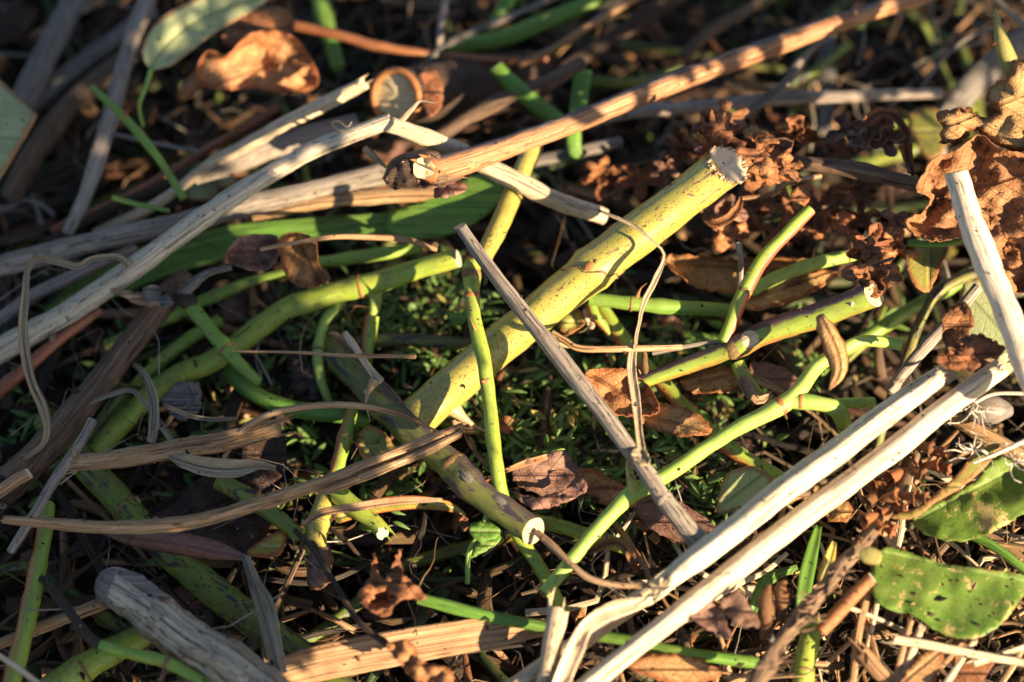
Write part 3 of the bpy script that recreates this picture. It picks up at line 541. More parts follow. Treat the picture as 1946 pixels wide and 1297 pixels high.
# --- bent speckled straw
o, g, og = stem('straw_stalk', 'long black-flecked pale straw from the left edge up to its fold', 'straw', 'straw_specked',
     [(0, 668, 26, 48), (100, 612, 31, 46), (180, 560, 36, 45), (250, 512, 41, 43), (330, 455, 46, 40), (400, 402, 51, 38), (480, 352, 56, 36), (560, 305, 60, 34), (650, 262, 65, 32), (742, 230, 69, 30)], ext=(80, 0), ridges=6, ridge=.02, seg=22)
stem('folded_end', 'cream end beyond the fold', None, 'straw', [(738, 236, 69.5, 30), (800, 258, 67, 35), (880, 292, 61, 36), (950, 330, 57, 36), (1010, 360, 54, 37), (1070, 386, 51, 36), (1150, 412, 46, 32)], parent=o, origin=og, cut=(0,), slant=.6, ridges=4, ridge=.03)
stem('side_twig', None, None, 'husk', [(760, 232, 69, 12), (785, 205, 72, 9), (800, 192, 73, 5), (824, 196, 74, 2.5)], parent=o, origin=og)
stem('side_twig', None, None, 'husk', [(692, 282, 62, 14), (715, 302, 60, 12), (735, 320, 58, 5)], parent=o, origin=og)
stem('tendril', None, None, 'husk', [(672, 255, 66, 5), (645, 248, 68, 4), (630, 236, 69, 4), (642, 230, 69, 4), (660, 242, 69, 3), (668, 232, 70, 2.5)], parent=o, origin=og)
# --- long brown stem with a woody knot
o, g, og = stem('woody_stick', 'long orange-brown woody stem from the dark knot up to the top edge', 'stem', 'bark_orange',
     [(830, 322, 67, 56), (870, 312, 67, 48), (960, 281, 67, 42), (1080, 237, 67, 41), (1200, 188, 66, 41), (1300, 150, 65, 42), (1450, 95, 62, 39), (1580, 48, 59, 37), (1740, -5, 56, 34)], ext=(0, 120), seg=22, rings=())
stem('knot', 'dark woody knot', None, 'bark_brown', [(738, 348, 62, 26), (765, 318, 64, 46), (800, 312, 66, 58), (835, 322, 66, 62), (872, 314, 66, 46)], parent=o, origin=og, rag=.30, seg=18, step=1.0)
stem('branch_stub', 'cut side stub', None, 'rind', [(822, 325, 67, 46), (806, 318, 71, 40)], parent=o, origin=og, cut=(1,), end='pith', slant=.3, rag=.25, hollow=.35, jag=.3)
sheet('husk', 'torn brown husk', None, 'bark_dark', [(740, 350), (742, 315), (770, 300), (790, 335), (770, 350), (752, 362)], 68, amp=4, freq=.5, parent=o, origin=og, cell=6)
sheet('husk', 'torn brown husk', None, 'leaf_mauve', [(826, 374), (832, 346), (845, 338), (888, 352), (882, 366), (850, 376)], 64, amp=4, freq=.5, parent=o, origin=og, cell=6)
sheet('husk', None, None, 'leaf_mauve', [(790, 340), (835, 348), (820, 360), (800, 356)], 65, amp=3, freq=.5, parent=o, origin=og, cell=5)
# --- pale straws behind, left
stem('straw_stalk', 'second pale straw from the left edge, passing beneath the black-flecked one', 'straw', 'straw_grey', [(0, 506, 30, 40), (90, 484, 33, 40), (170, 462, 35, 38), (330, 428, 38, 40), (470, 392, 41, 40), (600, 362, 44, 40), (735, 330, 47, 40)], ext=(60, 0), flat=.6, ridges=5, ridge=.06, seg=18)
stem('straw_stalk', 'short tan straw lying level under the dark knot', 'straw', 'straw_tan', [(480, 410, 38, 26), (600, 385, 42, 28), (700, 375, 44, 30), (830, 368, 46, 30)], flat=.7, ridges=5, ridge=.05)
o, g, og = stem('straw_stalk', 'upper straw left of the dark knot, sunlit along half its length', 'straw', 'straw', [(180, 445, 20, 18), (300, 385, 30, 20), (390, 318, 42, 20), (450, 285, 46, 24), (560, 228, 52, 28), (640, 188, 56, 28), (692, 160, 59, 24)], cut=(1,), ridges=4, ridge=.06, jag=.4)
stem('straw_stalk', 'grey-tan upright straw crossing the green leaf tip at the upper left', 'straw', 'straw_grey', [(285, -15, 46, 32), (250, 80, 46, 32), (225, 170, 44, 34), (200, 260, 42, 34), (172, 350, 36, 30), (128, 445, 30, 22)], flat=.45, ridges=3, ridge=.08, ext=(60, 0))
sheet('bark_board', 'flat pale green-grey slip of wood at the left edge', 'slip', 'leaf_pale', [(-60, 120), (-2, 152), (2, 156), (64, 216), (68, 222), (66, 228), (2, 336), (-60, 430), (-64, 430), (-110, 250)], 50, amp=.8, jag=.5, thick=2)
# --- weathered log bottom-left
o, g, og = stem('weathered_stick', 'large grey weathered stick with a rounded rotten end at the bottom left', 'stick', 'weathered', [(196, 1108, 30, 52.2), (225, 1120, 31, 73.8), (300, 1172, 31, 86.4), (370, 1225, 31, 91.8), (450, 1280, 30, 95.4), (560, 1360, 28, 99.0)], ext=(0, 120), seg=48, rag=.10, ridges=9, ridge=.03, step=.9, nodes=((.06, .06, 6),))
sheet('peeling_bark', 'lifted sliver of grey bark', None, 'bark_grey', [(222, 1088), (262, 1090), (325, 1138), (310, 1142), (255, 1112)], 37, amp=1, parent=o, origin=og, jag=1.5, cell=6)
stem('rot_knot', None, None, 'bark_grey', [(190, 1106, 31, 46), (204, 1112, 31, 70), (222, 1122, 31, 70)], parent=o, origin=og, rag=.22, seg=22)
# --- big brown stem, left
o, g, og = stem('woody_stick', 'thick dull brown stem with a rounded top slanting down at the left', 'stem', 'bark_brown', [(356, 524, 33, 36), (330, 552, 33, 46), (290, 600, 32, 48), (240, 662, 30, 50), (180, 740, 27, 54), (100, 835, 22, 58), (0, 935, 16, 64)], ext=(0, 120), seg=26, nodes=((.1, .10, 3),), rag=.07)
stem('side_shoot', None, None, 'bark_grey', [(345, 562, 37, 24), (370, 540, 40, 22), (395, 520, 43, 14), (440, 508, 44, 12)], parent=o, origin=og)
sheet('dry_bract', None, None, 'husk_tan', [(212, 552), (260, 556), (300, 560), (318, 578), (280, 582), (245, 572)], 40, amp=3, freq=.4, parent=o, origin=og, cell=6)
sheet('dry_bract', None, None, 'bark_grey', [(270, 548), (300, 545), (330, 575), (318, 584), (285, 578)], 41, amp=3, freq=.4, parent=o, origin=og, cell=6)
stem('knot', None, None, 'bark_dark', [(336, 566, 36, 20), (352, 572, 38, 26), (370, 574, 37, 22)], parent=o, origin=og, rag=.35)
# --- green stems on the left
S_ = [
 ('green_cane', 'dull green thin stem leaning from the thick brown stem across the speckled cane', 'stem', 'cane_green', [(356, 575, 36, 30), (410, 640, 35, 29), (455, 692, 33, 27), (492, 728, 30, 22)], {}),
 ('green_cane', 'bright green bowed stem running under the brown curved stalk, left of centre', 'stem', 'blade_green', [(425, 670, 18, 22), (440, 715, 22, 26), (490, 750, 25, 32), (560, 778, 27, 34), (650, 790, 26, 34), (700, 800, 24, 30)], {}),
 ('green_cane', 'green stem just above the speckled lime cane on the left', 'stem', 'cane_green', [(200, 660, 16, 22), (300, 612, 20, 24), (390, 570, 24, 24), (470, 538, 28, 22), (545, 520, 30, 18)], {}),
 ('green_cane', 'dim green stem between the thick brown stem and the speckled lime cane', 'stem', 'cane_green', [(100, 900, 8, 26), (190, 830, 12, 27), (270, 722, 16, 28), (350, 650, 20, 26), (420, 610, 22, 24)], {}),
 ('green_cane', 'dark green thin stem lying parallel below the speckled lime cane at the left', 'stem', 'cane_blotch', [(140, 890, 12, 22), (200, 790, 15, 22), (250, 740, 18, 24), (330, 720, 18, 22)], {}),
 ('green_tube', 'thin green bow hanging from the lime cane, left of centre', 'stem', 'cane_bright', [(650, 572, 30, 20), (618, 610, 30, 20), (605, 665, 28, 20), (610, 720, 25, 20), (625, 765, 22, 18)], {}),
 ('green_cane', 'stubby green stem poking down under the lime cane', 'stem', 'cane_bright', [(712, 555, 30, 26), (712, 585, 28, 24), (706, 612, 26, 18)], {}),
 ('rose_stub', 'short red-tipped yellow stub standing behind the dark cane', 'stub', 'cane_red', [(708, 600, 32, 26), (702, 640, 30, 24), (698, 680, 27, 22), (692, 720, 24, 20)], dict(cut=(0,), end='rind')),
 ('rose_cane', 'thin dull olive cane running left from behind the thick yellow cane', 'cane', 'cane_dark', [(650, 655, 24, 22), (740, 646, 27, 26), (820, 650, 29, 26), (900, 655, 30, 24)], {}),
 ('dry_stalk', 'hair-thin brown stalk lying level across the dark cane at centre-left', 'stalk', 'straw_tan', [(440, 668, 38, 4), (560, 670, 40, 6), (660, 676, 43, 7), (790, 678, 44, 8)], {}),
 ('rose_cane', 'green and purple cane from mid-left down to the scrap of red leaf', 'cane', 'cane_blotch', [(415, 912, 26, 36), (470, 945, 28, 36), (520, 980, 29, 34), (570, 1020, 29, 30)], dict(cut=(0,), end='cane_green')),
 ('rose_cane', 'thick blotched green cane low at the left, passing below the long curved straw', 'cane', 'cane_blotch', [(85, 795, 16, 54), (150, 870, 17, 56), (215, 940, 18, 58), (300, 1030, 18, 58), (390, 1110, 18, 60), (480, 1180, 18, 60), (600, 1270, 18, 60), (680, 1340, 18, 60)], dict(seg=22, rings=((.30, .8, 'node_brown'),))),
 ('rose_twig', 'purple and green stem standing upright at the left edge bottom', 'stem', 'cane_red', [(92, 960, 22, 28), (75, 1060, 24, 32), (55, 1160, 25, 34), (35, 1240, 25, 36), (20, 1310, 24, 36)], dict(ext=(0, 60), rings=((.8, .6, 'node_brown'),))),
 ('rose_cane', 'short thick green-yellow cane at the bottom left under the grey stick', 'cane', 'cane_lime', [(285, 1200, 15, 46), (210, 1240, 16, 52), (130, 1290, 16, 56), (60, 1340, 14, 56)], dict(ext=(0, 60))),
 ('woody_twig', 'brown twig turning teal green beyond its joint, bottom left', 'twig', 'bark_dark', [(92, 1110, 26, 20), (130, 1160, 30, 20), (165, 1205, 33, 22), (195, 1230, 34, 22)], {}),
 ('green_cane', 'teal green jointed stem at the bottom left crossing the yellow cane', 'stem', 'cane_green', [(190, 1228, 34, 26), (250, 1243, 34, 22), (310, 1256, 34, 24), (370, 1285, 32, 24), (430, 1330, 30, 26)], dict(ext=(0, 60), rings=((.42, .7, 'node_brown'),))),
 ('straw_stalk', 'tan straw at the far lower left, patched with orange light', 'straw', 'straw_tan', [(-10, 1225, 18, 22), (70, 1195, 20, 24), (150, 1165, 22, 24), (200, 1145, 22, 22)], dict(ext=(40, 0))),
 ('straw_stalk', 'thin pale stalk cutting the bottom-left corner', 'straw', 'straw', [(-10, 1240, 36, 10), (40, 1275, 36, 11), (90, 1315, 35, 12)], dict(ext=(60, 40))),
 ('straw_stalk', 'thin grey straw slanting up beside the purple and green stem', 'straw', 'straw_grey', [(20, 1050, 24, 16), (60, 985, 28, 18), (100, 920, 30, 20), (140, 862, 32, 22), (175, 800, 32, 20)], {}),
 ('straw_stalk', 'short cream straw poking in at the left edge above the curved straw', 'straw', 'straw_tan', [(-20, 950, 32, 24), (20, 920, 33, 26), (55, 898, 34, 24)], dict(cut=(1,))),
 ('woody_twig', 'reddish-brown twig along the left edge under the flecked straw', 'twig', 'bark_red', [(-20, 760, 22, 26), (50, 700, 26, 26), (120, 640, 30, 22), (190, 590, 30, 18)], dict(ext=(40, 0))),
 ('woody_twig', 'nearly black thin twig at the left edge between two straws', 'twig', 'bark_dark', [(0, 520, 22, 14), (18, 580, 22, 15), (34, 640, 20, 12)], {}),
 ('straw_stalk', 'dull straw lying just below the left end of the second pale straw', 'straw', 'straw_grey', [(-20, 625, 20, 26), (60, 565, 24, 26), (150, 520, 28, 24), (260, 470, 30, 22)], dict(ext=(60, 0))),
 ('woody_twig', 'thin red-brown twig curving down over the cut cane to the bottom leaf', 'twig', 'bark_dark', [(560, 1008, 34, 11), (600, 1050, 35, 12), (640, 1115, 35, 12), (680, 1180, 35, 12), (735, 1225, 34, 14)], {}),
 ('dry_stalk', 'slender arched brown stalk right of the torn husk, dipping over the dark cane', 'stalk', 'straw_tan', [(425, 870, 34, 9), (455, 825, 38, 12), (500, 793, 42, 13), (560, 776, 44, 13), (640, 770, 45, 13), (710, 776, 45, 11), (770, 793, 44, 8), (835, 822, 42, 4)], {}),
 ('rose_twig', 'red-purple speckled stem standing just left of the dark cane', 'stem', 'cane_red', [(672, 775, 30, 24), (655, 835, 32, 28), (638, 895, 33, 26), (620, 930, 32, 24)], {}),
 ('rose_cane', 'stout yellow-green stub below the long curved straw, sunlit', 'cane', 'cane_yellow', [(632, 925, 26, 34), (612, 975, 27, 40), (600, 1030, 27, 42), (612, 1070, 26, 40)], {}),
 ('rose_stub', 'green-yellow stub with a torn white end under the dark cane', 'stub', 'cane_lime', [(640, 935, 30, 34), (675, 965, 31, 34), (708, 990, 31, 32), (728, 1012, 31, 30)], dict(cut=(1,), end='pith_white', jag=.3)),
 ('rose_cane', 'green cane emerging from under the dark cane toward the long bright stem', 'cane', 'cane_lime', [(985, 985, 26, 26), (1060, 1000, 28, 28), (1110, 1015, 28, 28), (1200, 1045, 24, 26)], {}),
 ('rose_cane', 'green and red cane running down behind the thick yellow cane to the big straws', 'cane', 'cane_red', [(1140, 585, 36, 30), (1200, 665, 34, 30), (1265, 735, 33, 30), (1330, 800, 32, 30), (1400, 860, 30, 30), (1490, 915, 28, 30)], {}),
 ('green_cane', 'green-brown stem leaving the thick yellow cane level to the right', 'stem', 'cane_green', [(1120, 568, 46, 26), (1200, 577, 46, 27), (1280, 585, 45, 28), (1390, 590, 43, 26)], {}),
 ('green_cane', 'green stem behind the red-flushed branch, level above the right-hand cane', 'stem', 'cane_bright', [(1425, 552, 44, 24), (1500, 518, 46, 26), (1560, 498, 48, 26), (1650, 478, 48, 22)], {}),
 ('green_cane', 'thin green stem coming out from under the white reed at the right', 'stem', 'blade_green', [(1725, 463, 54, 14), (1790, 462, 55, 14), (1850, 448, 57, 14), (1935, 424, 60, 14)], dict(ext=(0, 60))),
 ('woody_twig', 'olive upright stem rising to the yellow-green triangular leaf at the right', 'stem', 'cane_dark', [(1660, 880, 26, 18), (1690, 770, 34, 20), (1720, 690, 38, 20), (1755, 600, 42, 18), (1790, 550, 44, 20), (1870, 510, 46, 20)], {}),
 ('dry_stalk', 'smooth blue-grey stalk leaning between the olive stem and the white reed', 'stalk', 'straw_grey', [(1690, 745, 40, 24), (1740, 680, 44, 24), (1800, 615, 48, 24), (1860, 545, 52, 22)], {}),
 ('green_cane', 'deep green stem low in the gap behind the triangular leaf', 'stem', 'cane_green', [(1560, 700, 22, 26), (1680, 620, 26, 28), (1780, 560, 30, 28), (1900, 490, 32, 26)], {}),
 ('white_reed', 'bright white cut reed standing in at the right edge', 'reed', 'straw_white', [(1815, 328, 88, 46), (1850, 430, 85, 48), (1900, 560, 80, 52), (1960, 715, 74, 54)], dict(cut=(0,), end='straw_tan', ext=(0, 80), ridges=4, ridge=.03, seg=24, slant=.4)),
 ('green_cane', 'thin bright green stem beyond the split leaf at the right edge', 'stem', 'blade_green', [(1845, 1015, 30, 20), (1890, 1040, 30, 19), (1950, 1085, 28, 18)], dict(ext=(0, 40))),
 ('green_cane', 'green stalk from the rusty crumpled leaf to the straw stub, bottom centre', 'stem', 'blade_green', [(795, 1138, 32, 22), (870, 1158, 32, 24), (960, 1178, 31, 24), (1040, 1192, 30, 22)], {}),
 ('green_cane', 'green stalk crossing beneath both big straws at the bottom right', 'stem', 'blade_green', [(1140, 1208, 26, 24), (1210, 1222, 28, 26), (1290, 1240, 30, 24), (1440, 1262, 28, 24)], {}),
 ('green_cane', 'upright yellow-green stem at the bottom, right of the dried flower spike', 'stem', 'cane_lime', [(1545, 1180, 24, 34), (1532, 1250, 24, 38), (1525, 1310, 22, 38)], dict(ext=(0, 60), rings=((.5, .6, 'node_brown'),))),
 ('petiole', 'orange-brown round leaf stalk with a pale tip below the brass ring', 'stalk', 'rind', [(1658, 1098, 46, 22), (1625, 1130, 44, 26), (1588, 1170, 41, 28), (1560, 1200, 39, 28)], dict(cut=(0,), end='pith_white')),
 ('dry_stalk', 'thin tan stalk curling from the dark cane cut to the straw foot', 'stalk', 'husk_tan', [(1020, 1012, 41, 14), (1052, 1040, 42, 14), (1085, 1072, 43, 13), (1120, 1098, 43, 13), (1180, 1112, 43, 12), (1254, 1112, 43, 10)], {}),
 ('dry_stalk', 'thin bent tan straw reaching right from the thick cane over the papery ribbon', 'stalk', 'straw_tan', [(1048, 632, 62, 11), (1072, 646, 61, 13), (1102, 662, 60, 13), (1180, 664, 59, 12), (1296, 660, 57, 12)], dict(flat=.5)),
 ('dry_stalk', 'fine brown stalk lying between the bent tan straw and the right-hand cane', 'stalk', 'straw_grey', [(1240, 672, 45, 9), (1320, 656, 47, 10), (1385, 648, 49, 9)], {}),
 ('woody_twig', 'tan flat twig crossing under the lower big straw at the right edge', 'twig', 'straw_tan', [(1800, 785, 44, 30), (1860, 822, 44, 32), (1950, 872, 42, 32)], dict(ext=(0, 60), flat=.6, ridges=5, ridge=.06)),
 # far side, out of focus
 ('rose_twig', 'red-brown twig at the top, lit orange midway, ending by the round log', 'twig', 'bark_red', [(545, 45, 44, 20), (640, 66, 44, 20), (720, 88, 44, 20), (830, 104, 42, 18), (990, 116, 36, 14), (1040, 112, 34, 12)], {}),
 ('woody_twig', 'tan twig arching up to the top edge right of the deep green blade', 'twig', 'bark_orange', [(985, 122, 40, 14), (1060, 88, 43, 16), (1130, 42, 46, 17), (1215, -10, 48, 18)], dict(ext=(0, 60))),
 ('grass_leaf', 'wide green blade running to the top edge with a yellow spot, far side', 'blade', 'blade_green', [(850, 92, 34, 32), (950, 75, 36, 32), (1050, 35, 38, 32), (1150, -8, 40, 30)], dict(ext=(0, 60))),
 ('grass_leaf', 'short green blade upright at the top edge, left of the grey twig', 'blade', 'blade_green', [(605, -20, 36, 34), (622, 50, 36, 34), (642, 130, 34, 28)], dict(ext=(40, 0))),
 ('grass_leaf', 'green blade slipping off the top edge above the wide one', 'blade', 'blade_green', [(975, -20, 34, 30), (955, 20, 34, 30), (935, 60, 30, 26)], dict(ext=(40, 0))),
 ('woody_twig', 'grey twig slanting over the wide green blade at the top', 'twig', 'bark_grey', [(800, 135, 42, 15), (850, 85, 44, 15), (930, 48, 46, 14), (1070, -10, 48, 13)], dict(ext=(0, 60))),
 ('dry_stalk', 'thin pale stalk upright at the top edge above the grey twig', 'stalk', 'straw_grey', [(850, -20, 44, 14), (840, 40, 42, 14), (834, 90, 38, 12)], dict(ext=(40, 0))),
 ('woody_stick', 'thick dark brown stem rising to the top edge right of centre', 'stem', 'bark_dark', [(1040, 150, 32, 26), (1110, 105, 36, 30), (1200, 50, 40, 32), (1300, -15, 44, 32)], dict(ext=(0, 60))),
 ('woody_twig', 'brown twig in the top shade left of where the long woody stem leaves the photo', 'twig', 'bark_brown', [(1300, 110, 30, 24), (1350, 60, 32, 24), (1450, 0, 34, 22)], dict(ext=(0, 60))),
 ('woody_stick', 'straight dull brown stem from behind the round log up to an orange-lit tip', 'stem', 'bark_brown', [(830, 262, 40, 30), (900, 218, 44, 30), (980, 180, 48, 30), (1050, 152, 50, 28), (1108, 118, 53, 26)], {}),
 ('green_cane', 'green cut stem with a pale end pointing up-left behind the long brown stem', 'stem', 'blade_green', [(942, 128, 52, 30), (975, 162, 50, 34), (1020, 200, 46, 34), (1075, 240, 42, 32)], dict(cut=(0,), end='pith_white')),
 ('grass_leaf', 'upright green blade between the cut green stem and the long brown stem', 'blade', 'blade_green', [(1108, 135, 46, 32), (1100, 190, 44, 34), (1090, 250, 42, 32), (1095, 300, 38, 28)], dict(flat=.4)),
 ('straw_stalk', 'long pale grey-green straw lying level in the far right shade', 'straw', 'straw_grey', [(1090, 240, 32, 22), (1180, 216, 36, 26), (1290, 207, 38, 26), (1450, 190, 40, 26), (1600, 184, 42, 26), (1790, 178, 42, 20)], {}),
 ('woody_twig', 'knobbly mauve twig slanting across the level grey straw, far right', 'twig', 'bark_grey', [(1378, 246, 46, 16), (1440, 200, 48, 17), (1492, 160, 50, 18), (1515, 128, 51, 22), (1545, 95, 52, 12), (1590, 55, 52, 8)], {}),
 ('dry_stalk', 'blurred blue-grey stalk standing upright behind the mauve twig', 'stalk', 'bark_grey', [(1574, 50, 18, 30), (1572, 150, 18, 32), (1568, 255, 16, 32)], dict(flat=.4)),
 ('woody_twig', 'hair-thin grey twig arching toward the shoot tip at the top right', 'twig', 'bark_grey', [(1750, 170, 42, 7), (1790, 115, 42, 8), (1840, 72, 42, 7), (1900, 50, 42, 6)], {}),
 ('dry_stalk', 'pale smooth stalk cutting the top-right corner', 'stalk', 'husk', [(1870, -20, 58, 13), (1915, 20, 59, 14), (1960, 62, 60, 14)], dict(ext=(40, 60))),
 ('dry_stalk', 'wide blue-grey stalk behind the crumpled brown leaf, upper right', 'stalk', 'bark_grey', [(1790, 240, 30, 44), (1850, 160, 32, 48), (1960, 60, 34, 46)], dict(flat=.4)),
 ('woody_stick', 'pale grey-green thick stem at the top left corner, out of focus', 'stem', 'bark_grey', [(150, -20, 34, 46), (110, 60, 34, 50), (60, 160, 30, 50), (20, 240, 26, 46)], dict(ext=(60, 0))),
 ('woody_stick', 'dark grey stem slanting behind the upright grey-tan straw', 'stem', 'bark_grey', [(290, 20, 28, 34), (220, 75, 28, 38), (140, 135, 26, 40), (50, 210, 22, 40)], {}),
 ('woody_stick', 'brown-grey thick stem curving down the far left', 'stem', 'bark_brown', [(260, 95, 28, 34), (190, 150, 28, 42), (120, 215, 26, 46), (60, 300, 22, 44), (20, 380, 18, 40)], {}),
 ('green_cane', 'thin green twig crossing the upright grey-tan straw', 'stem', 'cane_green', [(174, 165, 52, 13), (238, 225, 52, 16), (300, 300, 50, 16), (350, 378, 46, 15)], {}),
 ('green_cane', 'tiny green twig with a pale tip left of the second pale straw', 'stem', 'cane_green', [(214, 376, 46, 12), (260, 388, 45, 10), (322, 402, 43, 9)], {}),
 ('dry_stalk', 'thread-thin stalk level behind the green twig at the upper left', 'stalk', 'bark_grey', [(190, 250, 42, 8), (290, 272, 42, 9), (380, 288, 42, 8)], {}),
 ('woody_twig', 'red-brown twig sloping under the upper sunlit straw', 'twig', 'bark_red', [(100, 440, 22, 18), (250, 370, 28, 18), (400, 280, 34, 18), (530, 205, 38, 16)], {}),
 ('woody_twig', 'dark straight twig parallel below the upper sunlit straw', 'twig', 'bark_dark', [(60, 480, 20, 18), (200, 400, 26, 20), (320, 350, 30, 18), (430, 300, 34, 16)], {}),
 ('dry_stalk', 'grey curved blade under the sunlit straw beside the white scraps', 'blade', 'straw_grey', [(370, 340, 36, 36), (470, 300, 40, 44), (580, 262, 42, 44), (680, 235, 42, 36)], dict(flat=.3, ridges=5, ridge=.08)),
 ('dry_stalk', 'grey twig from the round log towards the red-brown twig', 'twig', 'bark_grey', [(1000, 310, 34, 24), (1080, 295, 36, 26), (1180, 270, 38, 22)], {}),
 ('woody_twig', 'brown withered stalk lying left from the big crumpled leaf', 'twig', 'bark_brown', [(1745, 352, 60, 30), (1690, 338, 60, 32), (1620, 322, 60, 32), (1540, 312, 59, 28), (1460, 300, 58, 18)], dict(rag=.14)),
 ('woody_twig', 'light forked twig below the withered stalk at upper right', 'twig', 'straw_tan', [(1405, 378, 58, 9), (1465, 370, 58, 10), (1500, 346, 59, 12), (1560, 335, 59, 11)], dict(rings=())),
 ('dry_stalk', 'short dead stalk sticking up beside the red-flushed branch', 'stalk', 'straw_grey', [(1404, 462, 58, 13), (1408, 500, 56, 10), (1405, 560, 50, 9), (1398, 600, 46, 8)], {}),
]
for nm, lb, ct, mt, pts, kw in S_:
    kw = dict(kw); ln_ = sum(math.dist(pts[i][:2], pts[i + 1][:2]) for i in range(len(pts) - 1))
    if mt.startswith('cane') and ln_ > 120:
        kw.setdefault('nodes', tuple((rng.uniform(.15, .85), rng.uniform(.06, .16), rng.uniform(1, 2.2)) for _ in range(2)))
        if 'rings' not in kw: kw['rings'] = ((kw['nodes'][0][0], .5, 'node_brown'),)
        if rng.uniform() < .6: kw['thorns'] = ((rng.uniform(.2, .8), rng.uniform(0, 6), rng.uniform(3, 6), rng.uniform(.7, 1.2), .5, 'rind'),)
    stem(nm, lb, ct, mt, pts, **kw)
# round log seen end-on
o, g, og = stem('cut_log', 'thick cut log end seen face-on, ringed in orange bark, at the top centre', 'log', 'bark_dark', [(756, 184, 54, 104), (800, 178, 46, 112), (900, 165, 30, 116), (1010, 150, 14, 110)], cut=(0,), slant=.05, seg=30, rag=.06)
curve = [[*(g['c'][0] - g['T'][0] * .8 + (g['N'][0] * math.cos(a) + g['S'][0] * math.sin(a)) * g['r'][0] * .96), 1.1] for a in np.linspace(0, 2 * PI, 26)]
q = tube_geo(curve, 8, 1, .12, wob=.3); link('bark_rim', q['v'], q['f'], 'rind', og, o, q['pc'], q['ang'])
sheet('bark_flap', 'curled flap of brown bark', None, 'leaf_rust', [(795, 145), (825, 132), (842, 160), (838, 205), (815, 222), (800, 190)], 58, amp=3, freq=.3, parent=o, origin=og)
# green shoot tip, top right
o, g, og = stem('green_shoot', 'pointed green shoot tip with a red bud scar at the top right', 'shoot', 'leaf_olive', [(1893, 16, 88, 2), (1896, 45, 87, 14), (1903, 75, 86, 26), (1912, 105, 84, 34), (1935, 150, 80, 38)], rings=())
stem('bud_scar', 'red spot', None, 'rind', [(1886, 84, 88, 8), (1892, 80, 88.5, 9)], parent=o, origin=og)
# long double-ribbed straw, lower left
o, g, og = stem('straw_stalk', 'long bowed double-ribbed straw sweeping along the lower left under the torn husk', 'straw', 'straw_tan', [(8, 988, 34, 16), (80, 993, 35, 20), (160, 999, 36, 24), (270, 1002, 38, 26), (350, 994, 39, 26), (430, 976, 41, 26), (520, 948, 43, 26), (620, 914, 45, 24), (720, 874, 46, 22), (800, 842, 46, 22), (876, 812, 46, 16)], flat=.55, ridges=3, ridge=.12, jag=.6, seg=20)
stem('split_rib', 'split rib beside it', None, 'straw_tan', [(620, 934, 45, 14), (720, 896, 46, 16), (800, 862, 46, 16), (876, 824, 46, 14)], parent=o, origin=og, jag=.6, flat=.6)
stem('flat_stalk', 'flat brown stalk with a reddish right end above the torn husk, left', 'stalk', 'straw_tan', [(138, 880, 32, 30), (220, 872, 34, 34), (320, 856, 36, 36), (420, 840, 37, 36), (530, 812, 38, 32)], flat=.35, ridges=4, ridge=.08, jag=.3)
